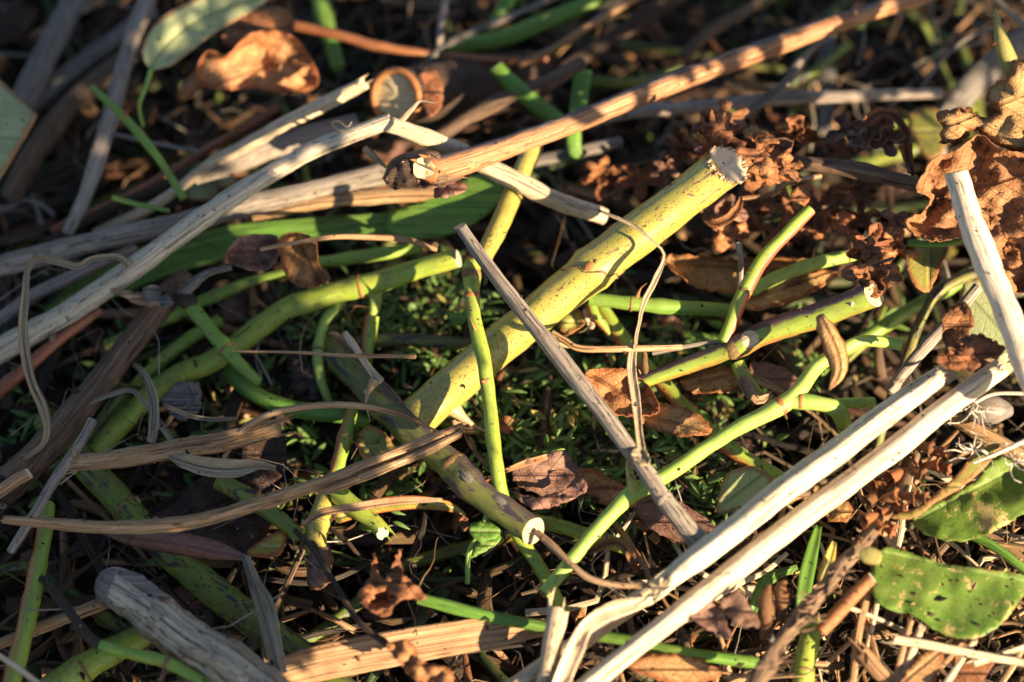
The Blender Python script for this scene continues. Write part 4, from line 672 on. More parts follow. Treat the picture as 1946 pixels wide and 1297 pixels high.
# ---------------------------------------------------------------- leaves, blades and husks
B_ = [
 ('papery_ribbon', 'twisted papery grey ribbon hooked over the flecked straw and hanging down the left', 'ribbon', 'husk', [(248, 505, 50, 16.5), (222, 488, 51, 10.5), (175, 492, 50, 10.5), (150, 506, 48, 13.5), (110, 497, 48, 13.5), (70, 492, 48, 10.5), (52, 515, 47, 10.5), (47, 570, 46, 13.5), (42, 620, 45, 16.5), (48, 680, 43, 18.0), (60, 730, 41, 16.5), (80, 775, 38, 18.0), (88, 820, 36, 12.0), (78, 848, 34, 7.5), (40, 872, 30, 15.0)], dict(curl=.5, m=7, twist=50)),
 ('papery_ribbon', 'wispy pale ribbon curling from the thick yellow cane down past the bent tan straw', 'ribbon', 'husk', [(1136, 400, 76, 4.2), (1165, 412, 76, 6.0), (1205, 430, 75, 7.6), (1235, 455, 73, 4.2), (1262, 484, 70, 5.1), (1245, 530, 67, 11.0), (1222, 575, 63, 11.0), (1212, 620, 61, 6.8), (1205, 665, 59, 8.5)], dict(curl=.5, m=7, twist=60)),
 ('papery_strip', 'narrow grey-brown blade hanging below the bent tan straw to the grey stalk', 'blade', 'husk', [(1205, 650, 57, 12.8), (1200, 700, 55, 17.6), (1208, 760, 53, 17.6), (1214, 820, 51, 14.4), (1220, 868, 50, 17.6)], dict(curl=.5, m=7)),
 ('dry_grass_leaf', 'grey grass blade hanging bent over the flat brown stalk, left', 'blade', 'husk', [(250, 690, 28, 7.0), (275, 712, 32, 12.6), (292, 760, 36, 18.2), (292, 810, 38, 19.6), (288, 842, 38, 15.4)], dict(curl=.4, m=7)),
 ('dry_grass_leaf', 'pale kinked grass blade reaching left from the hanging one', 'blade', 'husk', [(165, 768, 28, 5.6), (210, 750, 32, 9.8), (250, 742, 34, 9.8), (278, 770, 36, 8.4), (300, 800, 37, 12.6), (330, 842, 37, 12.6)], dict(curl=.4, m=7)),
 ('dry_grass_leaf', 'fine curved grass blade pointing right of the hanging pair', 'blade', 'husk', [(310, 770, 34, 8), (360, 790, 34, 9), (400, 797, 33, 8), (452, 796, 32, 6)], dict(curl=.3, m=5)),
 ('torn_husk', 'torn pointed papery husk lying below the flat brown stalk', 'husk', 'husk', [(322, 866, 40, 6), (350, 876, 41, 26), (400, 888, 41, 36), (450, 890, 41, 34), (490, 884, 41, 18), (524, 890, 41, 8)], dict(curl=.5, m=9)),
 ('dry_leaf', 'narrow curled tan leaf with a toothed edge standing before the right-hand cane', 'leaf', 'leaf_tan', [(1557, 598, 70, 16), (1570, 625, 70, 34), (1585, 655, 69, 40), (1595, 690, 67, 38), (1592, 715, 65, 26), (1575, 742, 62, 4)], dict(curl=-.6, serr=.22, m=9, wrinkle=.5)),
 ('straw_strip', 'broad flat pale straw blade lying level along the bottom edge, shadowed on its right half', 'blade', 'straw_tan' , [(500, 1290, 24, 54), (600, 1262, 25, 66), (720, 1238, 27, 68), (850, 1215, 28, 64), (950, 1200, 28, 56), (1040, 1192, 28, 30)], dict(curl=.12, m=13, thick=.8, wrinkle=.35)),
 ('straw_scrap', 'grey papery strip hanging down at the lower left beside the blotched cane', 'blade', 'husk', [(462, 1056, 33, 7.5), (482, 1110, 34, 18.0), (500, 1170, 34, 22.5), (515, 1230, 33, 24.0), (525, 1280, 32, 16.5)], dict(curl=.5, m=7)),
 ('straw_scrap', 'thinner grey strip right of the hanging papery strip', 'blade', 'husk', [(470, 1056, 35, 6), (490, 1105, 36, 12), (515, 1150, 36, 14), (528, 1220, 35, 14), (540, 1280, 33, 12)], dict(curl=.5, m=5)),
 ('curled_leaf', 'tightly rolled dull brown leaf edge under the long bowed straw', 'leaf', 'leaf_mauve', [(192, 1010, 30, 8), (240, 1020, 32, 34), (320, 1032, 33, 42), (400, 1046, 33, 38), (470, 1062, 33, 8)], dict(curl=-1.0, m=11)),
 ('green_leaf_strip', 'yellow-green narrow leaf lying level under the dark cane', 'leaf', 'leaf_yellow', [(640, 985, 28, 22), (700, 965, 30, 28), (780, 955, 31, 26), (850, 962, 31, 20), (885, 980, 30, 6)], dict(fold=.3, m=7)),
 ('dry_stalk', 'tan shrivelled strip lying over the yellow-green narrow leaf', 'strip', 'husk_tan', [(575, 1000, 36, 10), (610, 975, 37, 14), (680, 963, 38, 16), (760, 952, 38, 14), (840, 950, 37, 6)], dict(curl=.6, m=5)),
 ('dry_stalk', 'reddish shrivelled strip pointing up from the mauve leaf scraps', 'strip', 'bark_orange', [(960, 895, 38, 8), (1000, 880, 39, 12), (1040, 868, 40, 10)], dict(curl=.6, m=5)),
 ('dry_grass_leaf', 'dark green narrow blade curving down right of the big straws', 'blade', 'blade_green', [(1555, 1000, 30, 14), (1540, 1060, 32, 26), (1528, 1120, 32, 28), (1520, 1180, 30, 16)], dict(fold=.3, m=5)),
 ('dry_grass_leaf', 'dark green blade arching behind the dried buds at the bottom right', 'blade', 'blade_green', [(1515, 1078, 28, 10), (1465, 1098, 30, 22), (1440, 1130, 30, 22), (1432, 1165, 28, 12)], dict(fold=.3, m=5)),
 ('yellow_leaf', 'slim yellow-green leaf hanging just left of the dried flower spike', 'leaf', 'leaf_yellow', [(1585, 1030, 38, 10), (1575, 1065, 38, 24), (1562, 1100, 37, 20), (1560, 1130, 36, 6)], dict(fold=.3, m=5)),
 ('pale_leaf', 'pale green leaf with sunlit yellow patches folded along the top left', 'leaf', 'leaf_pale', [(286, 134, 56, 6), (296, 112, 58, 64), (330, 72, 60, 86), (380, 38, 61, 78), (430, 15, 61, 64), (480, 0, 60, 40), (520, -14, 58, 8)], dict(fold=.25, m=11)),
 ('dry_stalk', 'shrivelled brown runner dropping beside the straw foot, lower right of centre', 'strip', 'bark_orange', [(1140, 970, 34, 8), (1180, 1010, 35, 12), (1205, 1050, 36, 14), (1225, 1075, 36, 10), (1237, 1104, 36, 6)], dict(curl=.6, m=5)),
 ('dry_stalk', 'orange curled scrap left of the brown runner', 'strip', 'leaf_orange', [(1115, 1050, 34, 8), (1140, 1038, 35, 20), (1170, 1030, 36, 16), (1195, 1052, 36, 18), (1210, 1090, 35, 6)], dict(curl=.7, m=7)),
]
for nm, lb, ct, mt, pts, kw in B_: ribbon(nm, lb, ct, mt, pts, **kw)
ribbon('dry_leaf', 'crescent of curled red-brown leaf below the forked twig beside the thick cane', 'leaf', 'leaf_rust', [(1335, 412, 56, 6), (1352, 425, 57, 16), (1380, 418, 58, 20), (1402, 396, 59, 16), (1408, 374, 60, 5)], curl=.6, m=7, serr=.3)
ribbon('dry_leaf', 'thin hooked rust leaf arching over the dark gap, upper right', 'leaf', 'leaf_rust', [(1636, 240, 66, 6), (1652, 228, 67, 20), (1672, 214, 68, 20), (1700, 222, 67, 14), (1718, 250, 65, 18), (1722, 290, 62, 22), (1735, 335, 60, 8)], curl=.7, m=7, serr=.3)
# petiole of the pale leaf
stem('leaf_stalk', 'thin bent green leaf stalk dropping from the pale green leaf', 'stalk', 'cane_green', [(288, 130, 57, 10), (275, 170, 54, 9), (264, 202, 51, 9), (272, 240, 46, 8)])
# ---- wide green blade under the bent straw
o, c, og = ribbon('broad_green_leaf', 'broad smooth green leaf running left from beneath the dark knot', 'leaf', 'blade_green', [(90, 600, 16, 30), (170, 555, 20, 60), (290, 500, 24, 66), (430, 462, 28, 62), (560, 442, 32, 50), (700, 428, 36, 42), (780, 420, 38, 40)], fold=.15, m=9, thick=1.2)
sheet('broad_green_leaf', 'short wide green leaf end under the knot, half in sharp sunlight', 'leaf', 'blade_green', [(745, 405), (800, 385), (860, 350), (930, 328), (965, 345), (950, 385), (900, 425), (840, 450), (780, 452), (740, 440)], 46, slope=(4, -4), amp=.8, jag=.5, thick=1.2)
stem('green_cane', 'pale green bud-like stem tip in the gap under the broad green leaf', 'stem', 'cane_bright', [(600, 498, 28, 20), (655, 492, 30, 24), (730, 482, 32, 26), (800, 468, 33, 22)])
A_ = [
 ('dry_leaf', 'big curled brown leaf at the top left with deep dark creases', 'leaf', 'leaf_orange', [(395, 95), (430, 105), (470, 68), (520, 58), (565, 75), (590, 110), (606, 150), (590, 172), (540, 176), (480, 168), (430, 172), (385, 162), (372, 135)], 46, dict(amp=8, freq=.42, ridged=.8, curl=3, slope=(-3, -10), axis=(380, 170, 590, 100), jag=1)),
 ('dry_leaf', 'dark folded brown leaf just above the big curled one at the top left', 'leaf', 'leaf_rust', [(420, 70), (470, 25), (530, 12), (560, 40), (548, 75), (500, 72), (450, 95)], 52, dict(amp=6, freq=.5, ridged=.5, jag=1)),
 ('dry_leaf', 'small orange-lit curl of leaf left of the big curled leaf', 'leaf', 'leaf_orange', [(345, 165), (375, 130), (400, 115), (395, 145), (372, 178), (350, 182)], 44, dict(amp=4, freq=.5, jag=1)),
 ('leaf_scrap', 'white-green leaf scrap under the upper sunlit straw', 'scrap', 'leaf_pale', [(335, 325), (365, 305), (400, 318), (420, 355), (400, 378), (355, 375)], 30, dict(amp=3, jag=1)),
 ('leaf_scrap', 'second white-green scrap beside the first with a dark spot', 'scrap', 'leaf_pale', [(400, 312), (440, 322), (450, 345), (425, 358), (405, 340)], 34, dict(amp=3, jag=1)),
 ('dry_leaf', 'large tan crumpled leaf at the upper right, ragged top lobe', 'leaf', 'leaf_tan', [(2010, 60), (1950, 112), (1925, 108), (1918, 140), (1882, 168), (1876, 190), (1896, 212), (1870, 224), (1832, 205), (1776, 218), (1792, 240), (1788, 268), (1812, 272), (1850, 250), (1880, 262), (1900, 280), (1960, 290), (2030, 260)], 82, dict(amp=6, freq=.42, ridged=.45, curl=-2, jag=4, slope=(0, -4), axis=(1800, 240, 1946, 180))),
 ('dry_leaf', 'large orange-brown cupped leaf behind the white reed, veined and frilled', 'leaf', 'leaf_brown', [(1860, 256), (1820, 285), (1780, 298), (1752, 335), (1742, 362), (1768, 378), (1752, 405), (1716, 420), (1760, 458), (1830, 452), (1850, 470), (1900, 520), (1950, 560), (2030, 500), (2030, 280), (1950, 292), (1900, 282)], 68, dict(amp=9, freq=.5, ridged=.6, curl=7, jag=3, slope=(2, -6), axis=(1745, 400, 1946, 330))),
 ('dry_leaf', 'rust crumbled leaf mass resting on the upper ends of the two big straws', 'leaf', 'leaf_rust', [(1775, 685), (1800, 665), (1830, 640), (1870, 638), (1905, 655), (1900, 672), (1870, 690), (1845, 705), (1790, 702)], 68, dict(amp=6, freq=.8, ridged=.7, jag=5, cell=6)),
 ('dry_leaf', 'dusky brown leaf under the rust mass beside the pale lichen leaf', 'leaf', 'leaf_rust', [(1790, 600), (1830, 575), (1850, 610), (1835, 645), (1800, 660)], 58, dict(amp=5, freq=.6, ridged=.5, jag=4, cell=7)),
 ('leaf', 'yellow-green triangular leaf hanging from the thin stem left of the white reed', 'leaf', 'leaf_olive', [(1732, 470), (1765, 462), (1802, 466), (1788, 505), (1765, 555), (1740, 545), (1722, 500)], 50, dict(amp=2, axis=(1765, 462, 1765, 560), fold=.4, jag=1)),
 ('leaf', 'pale blotchy green leaf behind the white reed, low right', 'leaf', 'leaf_pale', [(1838, 530), (1900, 545), (1946, 600), (1960, 660), (1900, 690), (1850, 670), (1820, 610)], 42, dict(amp=3, axis=(1820, 540, 1946, 680), jag=1)),
 ('dry_leaf', 'long tan leaf lying level behind the thick cane, upper of two on the right', 'leaf', 'leaf_tan', [(1255, 490), (1300, 485), (1380, 492), (1470, 488), (1560, 500), (1500, 545), (1420, 558), (1340, 552), (1290, 525)], 38, dict(amp=3, freq=.4, curl=4, axis=(1255, 500, 1560, 520), jag=3)),
 ('dry_leaf', 'tan leaf just above the right-hand cane, crossed by the red-flushed branch', 'leaf', 'leaf_tan', [(1400, 560), (1470, 530), (1560, 512), (1590, 522), (1540, 560), (1470, 585), (1420, 590)], 42, dict(amp=3, freq=.4, axis=(1400, 580, 1590, 510), jag=2)),
 ('dry_leaf', 'brown cupped leaf under the grey blade right of the grey stalk', 'leaf', 'leaf_orange', [(1112, 712), (1145, 700), (1195, 705), (1240, 745), (1250, 785), (1200, 792), (1160, 785), (1130, 755)], 40, dict(amp=5, freq=.5, ridged=.3, curl=4, axis=(1115, 710, 1240, 780), jag=2)),
 ('dry_leaf', 'sunlit tan serrated leaf pointing right below the brown cupped one', 'leaf', 'leaf_tan', [(1195, 790), (1230, 768), (1290, 772), (1335, 795), (1352, 820), (1310, 830), (1260, 822)], 42, dict(amp=2, freq=.4, axis=(1200, 785, 1355, 822), jag=3)),
 ('dry_leaf', 'tan toothed leaf tucked beneath the joint of the right-hand cane', 'leaf', 'leaf_tan', [(1292, 725), (1330, 705), (1390, 698), (1420, 720), (1400, 742), (1345, 750), (1310, 745)], 40, dict(amp=3, freq=.4, axis=(1295, 735, 1420, 705), jag=3)),
 ('dry_leaf', 'shadowed brown leaf right of the tan toothed one', 'leaf', 'leaf_mauve', [(1430, 690), (1490, 700), (1530, 740), (1500, 760), (1450, 730)], 34, dict(amp=3, jag=2)),
 ('dry_leaf', 'angular mauve-brown leaf scrap right of the slim lime stem, low centre', 'leaf', 'leaf_mauve', [(985, 880), (1040, 862), (1075, 858), (1100, 905), (1060, 945), (1010, 935), (975, 915)], 36, dict(amp=5, freq=.5, ridged=.3, jag=2, slope=(0, -6))),
 ('dry_leaf', 'second mauve-brown leaf scrap, lower right of the angular one', 'leaf', 'leaf_mauve', [(975, 935), (1020, 945), (1075, 930), (1105, 908), (1112, 935), (1060, 960), (1010, 968)], 40, dict(amp=4, freq=.5, jag=2)),
 ('dry_leaf', 'brown leaf with a bright orange toothed rim behind the mauve scraps', 'leaf', 'leaf_orange', [(1088, 895), (1120, 890), (1165, 910), (1210, 950), (1195, 965), (1140, 955), (1105, 930)], 30, dict(amp=3, freq=.4, jag=3)),
 ('dry_leaf', 'dull grey-brown leaf lying under the lower end of the grey stalk', 'leaf', 'leaf_mauve', [(1205, 955), (1270, 945), (1340, 985), (1370, 1020), (1300, 1035), (1230, 1000)], 28, dict(amp=3, jag=2)),
 ('leaf', 'round pale green leaf with a pinkish shadowed half above the upper big straw', 'leaf', 'leaf_pale', [(1368, 935), (1382, 902), (1425, 886), (1462, 905), (1468, 935), (1435, 962), (1390, 975), (1362, 972)], 42, dict(amp=2, axis=(1365, 970, 1460, 895), fold=.1, jag=1)),
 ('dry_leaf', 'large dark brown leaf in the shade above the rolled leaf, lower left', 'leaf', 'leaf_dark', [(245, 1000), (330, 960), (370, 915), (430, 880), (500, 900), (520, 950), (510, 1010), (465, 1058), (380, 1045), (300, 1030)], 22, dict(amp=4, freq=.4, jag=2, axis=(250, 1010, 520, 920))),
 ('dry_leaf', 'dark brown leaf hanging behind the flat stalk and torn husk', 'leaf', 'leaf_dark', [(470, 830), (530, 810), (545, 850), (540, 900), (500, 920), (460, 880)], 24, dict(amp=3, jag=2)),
 ('leaf_scrap', 'red and yellow scrap of leaf with a green tip at the lower left', 'scrap', 'leaf_yellow', [(468, 1050), (500, 1025), (535, 1010), (545, 1030), (530, 1055), (495, 1060)], 30, dict(amp=2, freq=.5, jag=1)),
 ('dry_leaf', 'brown curled leaf with a dark hollow hooked under the thin tan stalk', 'leaf', 'leaf_mauve', [(428, 490), (450, 455), (480, 446), (528, 452), (522, 500), (495, 515), (455, 508)], 44, dict(amp=4, freq=.5, curl=5, jag=1, slope=(0, -6))),
 ('dry_leaf', 'orange-brown hanging leaf beside it, left of the lime cane cut end', 'leaf', 'leaf_orange', [(530, 455), (560, 442), (600, 458), (605, 500), (625, 530), (590, 548), (552, 535), (535, 500)], 44, dict(amp=4, freq=.5, curl=3, jag=1, axis=(560, 445, 610, 545), slope=(0, -6))),
 ('dry_leaf', 'faded dry leaf scrap hanging dark in the gap left of the dark cane', 'leaf', 'bark_grey', [(310, 760), (345, 725), (382, 735), (375, 785), (340, 800)], 26, dict(amp=4, freq=.6, ridged=.4, jag=3)),
 ('leaf_bud', 'pale lumpy green bud leaf below the base of the thick yellow cane', 'leaf', 'leaf_olive', [(678, 838), (700, 812), (728, 822), (748, 852), (735, 880), (705, 880), (684, 862)], 38, dict(amp=5, freq=.8, ridged=.5, curl=-2, jag=3, thick=.6, cell=6)),
 ('green_leaf', 'large glossy green leaf at the lower right edge, split by a dark slit', 'leaf', 'leaf_green', [(1738, 980), (1790, 950), (1850, 915), (1895, 868), (1960, 840), (2020, 880), (2000, 960), (1946, 978), (1905, 1002), (1850, 1026), (1795, 1028), (1748, 1010)], 36, dict(amp=2.0, freq=.35, axis=(1736, 992, 1946, 880), fold=.18, jag=1.6, slope=(3, -4))),
 ('dry_leaf', 'cream torn leaf scrap under the middle of the lower big straw', 'leaf', 'leaf_tan', [(1560, 960), (1590, 948), (1620, 965), (1612, 990), (1575, 992)], 32, dict(amp=3, freq=.8, ridged=.5, jag=3, cell=6)),
 ('green_leaf', 'olive folded leaf half standing behind the split green leaf', 'leaf', 'leaf_olive', [(1690, 982), (1750, 960), (1820, 900), (1850, 860), (1900, 842), (1880, 880), (1830, 925), (1780, 955), (1738, 985)], 50, dict(amp=1.5, jag=1, slope=(0, -3))),
 ('green_leaf', 'largest green leaf at the lower right corner with tan blotches', 'leaf', 'leaf_green', [(1652, 1110), (1664, 1062), (1682, 1040), (1720, 1048), (1790, 1070), (1860, 1080), (1940, 1092), (1954, 1112), (1932, 1150), (1900, 1190), (1858, 1212), (1808, 1211), (1770, 1194), (1732, 1168), (1690, 1160), (1664, 1140)], 34, dict(amp=1.6, freq=.3, thick=.12, rim=26, axis=(1680, 1050, 1942, 1104), fold=.3, jag=1.4, slope=(0, -3))),
 ('dry_leaf', 'tan sunlit leaf at the bottom edge below the blotched green leaf', 'leaf', 'leaf_tan', [(1705, 1310), (1730, 1262), (1775, 1232), (1795, 1238), (1782, 1280), (1760, 1320)], 34, dict(amp=2, jag=2, axis=(1700, 1310, 1790, 1235))),
 ('dry_leaf', 'reddish-brown leaf in the bottom right corner', 'leaf', 'leaf_rust', [(1800, 1320), (1812, 1275), (1850, 1245), (1905, 1240), (1880, 1275), (1850, 1320)], 30, dict(amp=3, jag=1)),
 ('dry_leaf', 'grey-brown shrivelled leaf hanging below the shaded foot of the lower big straw', 'leaf', 'leaf_mauve', [(1290, 1160), (1340, 1140), (1366, 1150), (1385, 1200), (1388, 1218), (1350, 1200), (1325, 1185)], 42, dict(amp=5, freq=.6, ridged=.5, jag=3, cell=7)),
 ('dry_leaf', 'brown shrivelled leaf left of the dried buds at the bottom right', 'leaf', 'leaf_mauve', [(1372, 1148), (1400, 1122), (1432, 1160), (1442, 1190), (1400, 1188)], 44, dict(amp=5, freq=.6, ridged=.5, jag=3, cell=7)),
 ('dry_leaf', 'tan ragged leaf on the bottom edge under the lower big straw', 'leaf', 'leaf_tan', [(1190, 1262), (1260, 1240), (1330, 1250), (1372, 1285), (1300, 1300), (1240, 1290)], 30, dict(amp=3, jag=3)),
 ('dry_leaf', 'rust crumpled leaf cluster at the left end of the bottom green stalk', 'leaf', 'leaf_rust', [(682, 1125), (700, 1100), (712, 1050), (728, 1105), (760, 1045), (765, 1090), (800, 1120), (808, 1140), (760, 1142), (732, 1172), (690, 1150)], 38, dict(amp=7, freq=.8, ridged=.7, jag=3, cell=6)),
 ('dry_leaf', 'brown curled leaf at the bottom edge below the thin red-brown twig', 'leaf', 'leaf_orange', [(735, 1225), (780, 1218), (800, 1255), (850, 1270), (860, 1300), (800, 1296), (760, 1262)], 38, dict(amp=6, freq=.7, ridged=.6, jag=3, cell=7)),
 ('dry_leaf', 'brown cone-shaped scrap under the stout yellow-green stub', 'leaf', 'leaf_mauve', [(585, 1045), (610, 1030), (632, 1050), (625, 1105), (600, 1122), (585, 1110)], 30, dict(amp=3, curl=-4, jag=2)),
 ('leaf', 'dull green leaf low in the shade at the upper right', 'leaf', 'leaf_olive', [(1728, 215), (1775, 205), (1800, 240), (1790, 290), (1760, 300), (1735, 260)], 34, dict(amp=2, jag=1)),
 ('leaf', 'small nettle-like pale green leaf below the dark cane', 'leaf', 'leaf_clean', [(892, 1000), (920, 990), (948, 1004), (945, 1022), (915, 1030), (895, 1018)], 38, dict(amp=2, jag=2, axis=(890, 1010, 948, 1010))),
 ('leaf', 'second small nettle-like leaf hanging under the first', 'leaf', 'leaf_clean', [(925, 1015), (945, 1010), (950, 1030), (920, 1050), (895, 1062), (900, 1040)], 34, dict(amp=2, jag=2)),
 ('dry_leaf', 'flat five-lobed rust leaf spread just right of the thick cane cut face', 'leaf', 'leaf_orange', [(1408, 300), (1425, 282), (1412, 262), (1440, 268), (1455, 250), (1466, 275), (1498, 268), (1486, 295), (1500, 318), (1476, 322), (1482, 350), (1458, 340), (1440, 352), (1434, 330), (1412, 326)], 68, dict(amp=4, freq=.7, ridged=.5, jag=1.5, cell=6, axis=(1420, 320, 1490, 270))),
 ('dry_leaf', 'upright fingered rust leaf standing above the thick cane cut', 'leaf', 'leaf_rust', [(1352, 285), (1335, 250), (1332, 218), (1346, 236), (1352, 208), (1362, 235), (1378, 214), (1378, 245), (1392, 250), (1380, 285)], 72, dict(amp=4, freq=.7, ridged=.5, jag=1.5, cell=6, slope=(0, -10))),
 ('dry_leaf', 'pointed rust leaf above the flat five-lobed one', 'leaf', 'leaf_orange', [(1410, 252), (1432, 236), (1446, 246), (1470, 258), (1482, 272), (1452, 274), (1430, 268)], 71, dict(amp=4, freq=.8, ridged=.5, jag=2, cell=6)),
 ('dry_leaf', 'small sunlit brown leaf behind the forked twig, below the withered stalk', 'leaf', 'leaf_orange', [(1505, 362), (1530, 350), (1540, 372), (1522, 400), (1508, 395)], 62, dict(amp=3, freq=.7, ridged=.5, jag=2, cell=6)),
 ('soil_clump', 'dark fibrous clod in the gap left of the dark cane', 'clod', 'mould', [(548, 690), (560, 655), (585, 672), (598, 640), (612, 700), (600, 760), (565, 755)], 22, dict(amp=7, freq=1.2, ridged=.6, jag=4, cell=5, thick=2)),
]
for nm, lb, ct, mt, poly, h, kw in A_: sheet(nm, lb, ct, mt, poly, h, **kw)
stem('seed', 'oval olive seed with a pale middle tucked by the brown leaf stalk', 'seed', 'leaf_olive', [(1636, 1050, 50, 24), (1650, 1056, 50, 36), (1672, 1062, 50, 26)], flat=.4)
stem('seed_pod', 'dull grey rounded pod behind the white root hairs at the right edge', 'pod', 'pod', [(1838, 778, 48, 30), (1862, 778, 49, 56), (1895, 778, 49, 52), (1922, 782, 48, 20)], seg=20)
# thin tan stalk with barbs over the hanging leaves
stem('dry_stalk', 'thin tan stalk with a few barbs lying over the two small hanging brown leaves', 'stalk', 'straw_tan', [(495, 474, 52, 9), (560, 462, 52, 9), (640, 450, 52, 10), (720, 452, 51, 12), (780, 458, 50, 12), (830, 475, 48, 8)], thorns=((.42, 3, 3, .5, .5), (.8, 2.8, 6, .6, -.9, 'husk_tan')))
# ---- withered lobed leaves round the thick cane's cut and to its right
def wither(label, at, spread, n, size, h, seed, stalk=None):
    rs = np.random.default_rng(seed); c0, _ = P(*at, h); e = empty('withered_frond', label, 'withered leaves', c0, 'withered rust-brown fronds right of the thick cane')
    pts = stalk or [(at[0] - spread[0] * .8, at[1] + spread[1] * .4), at, (at[0] + spread[0] * .8, at[1] - spread[1] * .3)]
    stem('stalk', None, None, 'bark_brown', [(x, y, h - 1, 7) for x, y in pts], parent=e, origin=c0)
    for i in range(max(4, int(n * .7))):
        x = at[0] + rs.uniform(-1, 1) * spread[0]; y = at[1] + rs.uniform(-1, 1) * spread[1]; s = size * rs.uniform(1.1, 2.3); a0 = rs.uniform(0, 6.28); lob = int(rs.integers(3, 6)); poly = []
        for k in range(lob * 4):
            a = a0 + k / (lob * 4) * 2 * PI; rr = s * (.35 + .65 * abs(math.sin((a - a0) * lob / 2))) * rs.uniform(.8, 1.15); poly.append((x + rr * math.cos(a) * rs.uniform(.8, 1.1), y + rr * math.sin(a) * .75))
        sheet('leaflet', None, None, ['leaf_rust', 'leaf_orange', 'leaf_rust', 'leaf_mauve', 'leaf_rust'][int(rs.integers(5))], poly, h + rs.uniform(-4, 4), amp=4.5, freq=.75, ridged=.6, jag=1.5, cell=6, jagl=6, parent=e, origin=c0, slope=(rs.uniform(-8, 8), rs.uniform(-14, 4)), curl=rs.uniform(-2, 3), rim=10)
wither('withered lobed leaves standing just behind the cut end of the thick cane', (1360, 245), (30, 35), 5, 26, 66, 1)
wither('withered lobed leaf hanging just right of the thick cane cut end', (1462, 300), (45, 38), 8, 30, 64, 2)
wither('withered leaflets in the dark band midway between the cane cut and the big crumpled leaf', (1560, 265), (60, 30), 6, 24, 56, 3)
wither('withered leaflets under the thin hooked rust leaf', (1660, 270), (30, 30), 4, 18, 62, 4, [(1640, 232), (1670, 215), (1705, 225), (1722, 270), (1728, 330)])
wither('withered leaflets below the forked twig, nearest the thick cane', (1440, 420), (70, 38), 9, 26, 46, 5)
wither('withered leaflets around the tip of the red-flushed branch', (1580, 390), (70, 36), 9, 24, 50, 6)
wither('withered leaflets against the left side of the big cupped leaf', (1690, 440), (50, 40), 8, 26, 54, 7)
wither('two-lobed shrivelled leaf leaning over the pale cut of the right-hand cane', (1672, 500), (32, 30), 5, 26, 64, 8)
wither('withered scraps behind the thick cane, between it and the long brown stem', (1250, 300), (60, 40), 7, 24, 42, 9)
wither('dark shrivelled scraps under the cream folded straw', (1180, 360), (40, 36), 6, 24, 38, 10)
# ---- dried flower spike, lower right
c0, _ = P(1600, 1080, 42); e = empty('dried_flower_spike', 'dried flower spike with star-shaped brown calyxes right of the two big straws', 'flower spike', c0)
stem('stalk', None, None, 'spike', [(1765, 800, 48, 16), (1740, 870, 47, 17), (1712, 935, 46, 20), (1660, 1010, 45, 24), (1610, 1065, 44, 26), (1560, 1125, 43, 28), (1510, 1185, 42, 32), (1470, 1240, 41, 34), (1430, 1310, 40, 36)], parent=e, origin=c0, rag=.34, seg=16, step=.9)
def calyx(x, y, h, r, ang_, par, og):
    c, s = P(x, y, h); ax = R * math.cos(ang_) - U * math.sin(ang_) + K * .45; ax /= np.linalg.norm(ax); rr = r * s; a1 = np.cross(ax, K); a1 /= np.linalg.norm(a1); a2 = np.cross(ax, a1); m = 20; V3 = []; pc = []
    for k, (t, q) in enumerate(((-1.5, .16), (-.9, .42), (-.3, .62), (.15, .66), (.55, .85), (.9, 1.2))):
        for j in range(m):
            a = j / m * 2 * PI; st_ = 1 if k < 4 else (.62 + .38 * abs(math.cos(a * 2.5))) ; dd = a1 * math.cos(a) + a2 * math.sin(a); V3.append(c + ax * rr * t * (1 if k < 4 else st_) + dd * rr * q * st_ * rng.uniform(.93, 1.07)); pc.append((t * 4 + x, math.cos(a) * 3 + y, math.sin(a) * 3))
    f = [(i * m + j, i * m + (j + 1) % m, (i + 1) * m + (j + 1) % m, (i + 1) * m + j) for i in range(5) for j in range(m)]
    link('calyx', np.array(V3), f, ['leaf_orange', 'leaf_rust', 'leaf_orange'][int(rng.integers(3))], og, par, pc, None, np.array(pc) * 0 + 3, solid=.25)
for x, y, r, a in ((1700, 905, 17, 2.7), (1668, 925, 16, 3.0), (1655, 950, 15, 2.6), (1695, 945, 15, -.2), (1735, 880, 15, -.3), (1775, 885, 15, 0), (1745, 900, 14, .4), (1712, 965, 13, .2), (1680, 975, 15, 2.9), (1730, 945, 15, .1), (1752, 948, 13, 0), (1672, 1000, 14, 1.0), (1650, 985, 15, 2.8), (1690, 1005, 14, .5), (1640, 1030, 12, 2.9), (1760, 850, 14, .3), (1722, 850, 14, 2.7), (1790, 860, 15, -.1), (1795, 890, 12, .2)):
    calyx(x, y, 47 + rng.uniform(-3, 3), r, a, e, c0)
for k in range(80):
    t = rng.uniform(.1, .95); x = 1765 + (1440 - 1765) * t + (40 * math.sin(t * 3)) * .3; y = 800 + 500 * t; a = rng.uniform(-1.2, .4) if k % 2 else rng.uniform(1.9, 3.4); l = rng.uniform(14, 44)
    stem('spur', None, None, 'spike', [(x, y, 45, 6), (x + l * .6 * math.cos(a), y + l * .6 * math.sin(a), 46, 4), (x + l * math.cos(a) + 3, y + l * math.sin(a) - 4, 47, 2)], parent=e, origin=c0)
c0, _ = P(1470, 1150, 42); e = empty('dried_buds', 'pair of tan dried buds on a short stalk at the bottom right', 'buds', c0)
stem('stalk', None, None, 'straw_grey', [(1478, 1240, 36, 12), (1462, 1200, 38, 12), (1470, 1160, 40, 10)], parent=e, origin=c0)
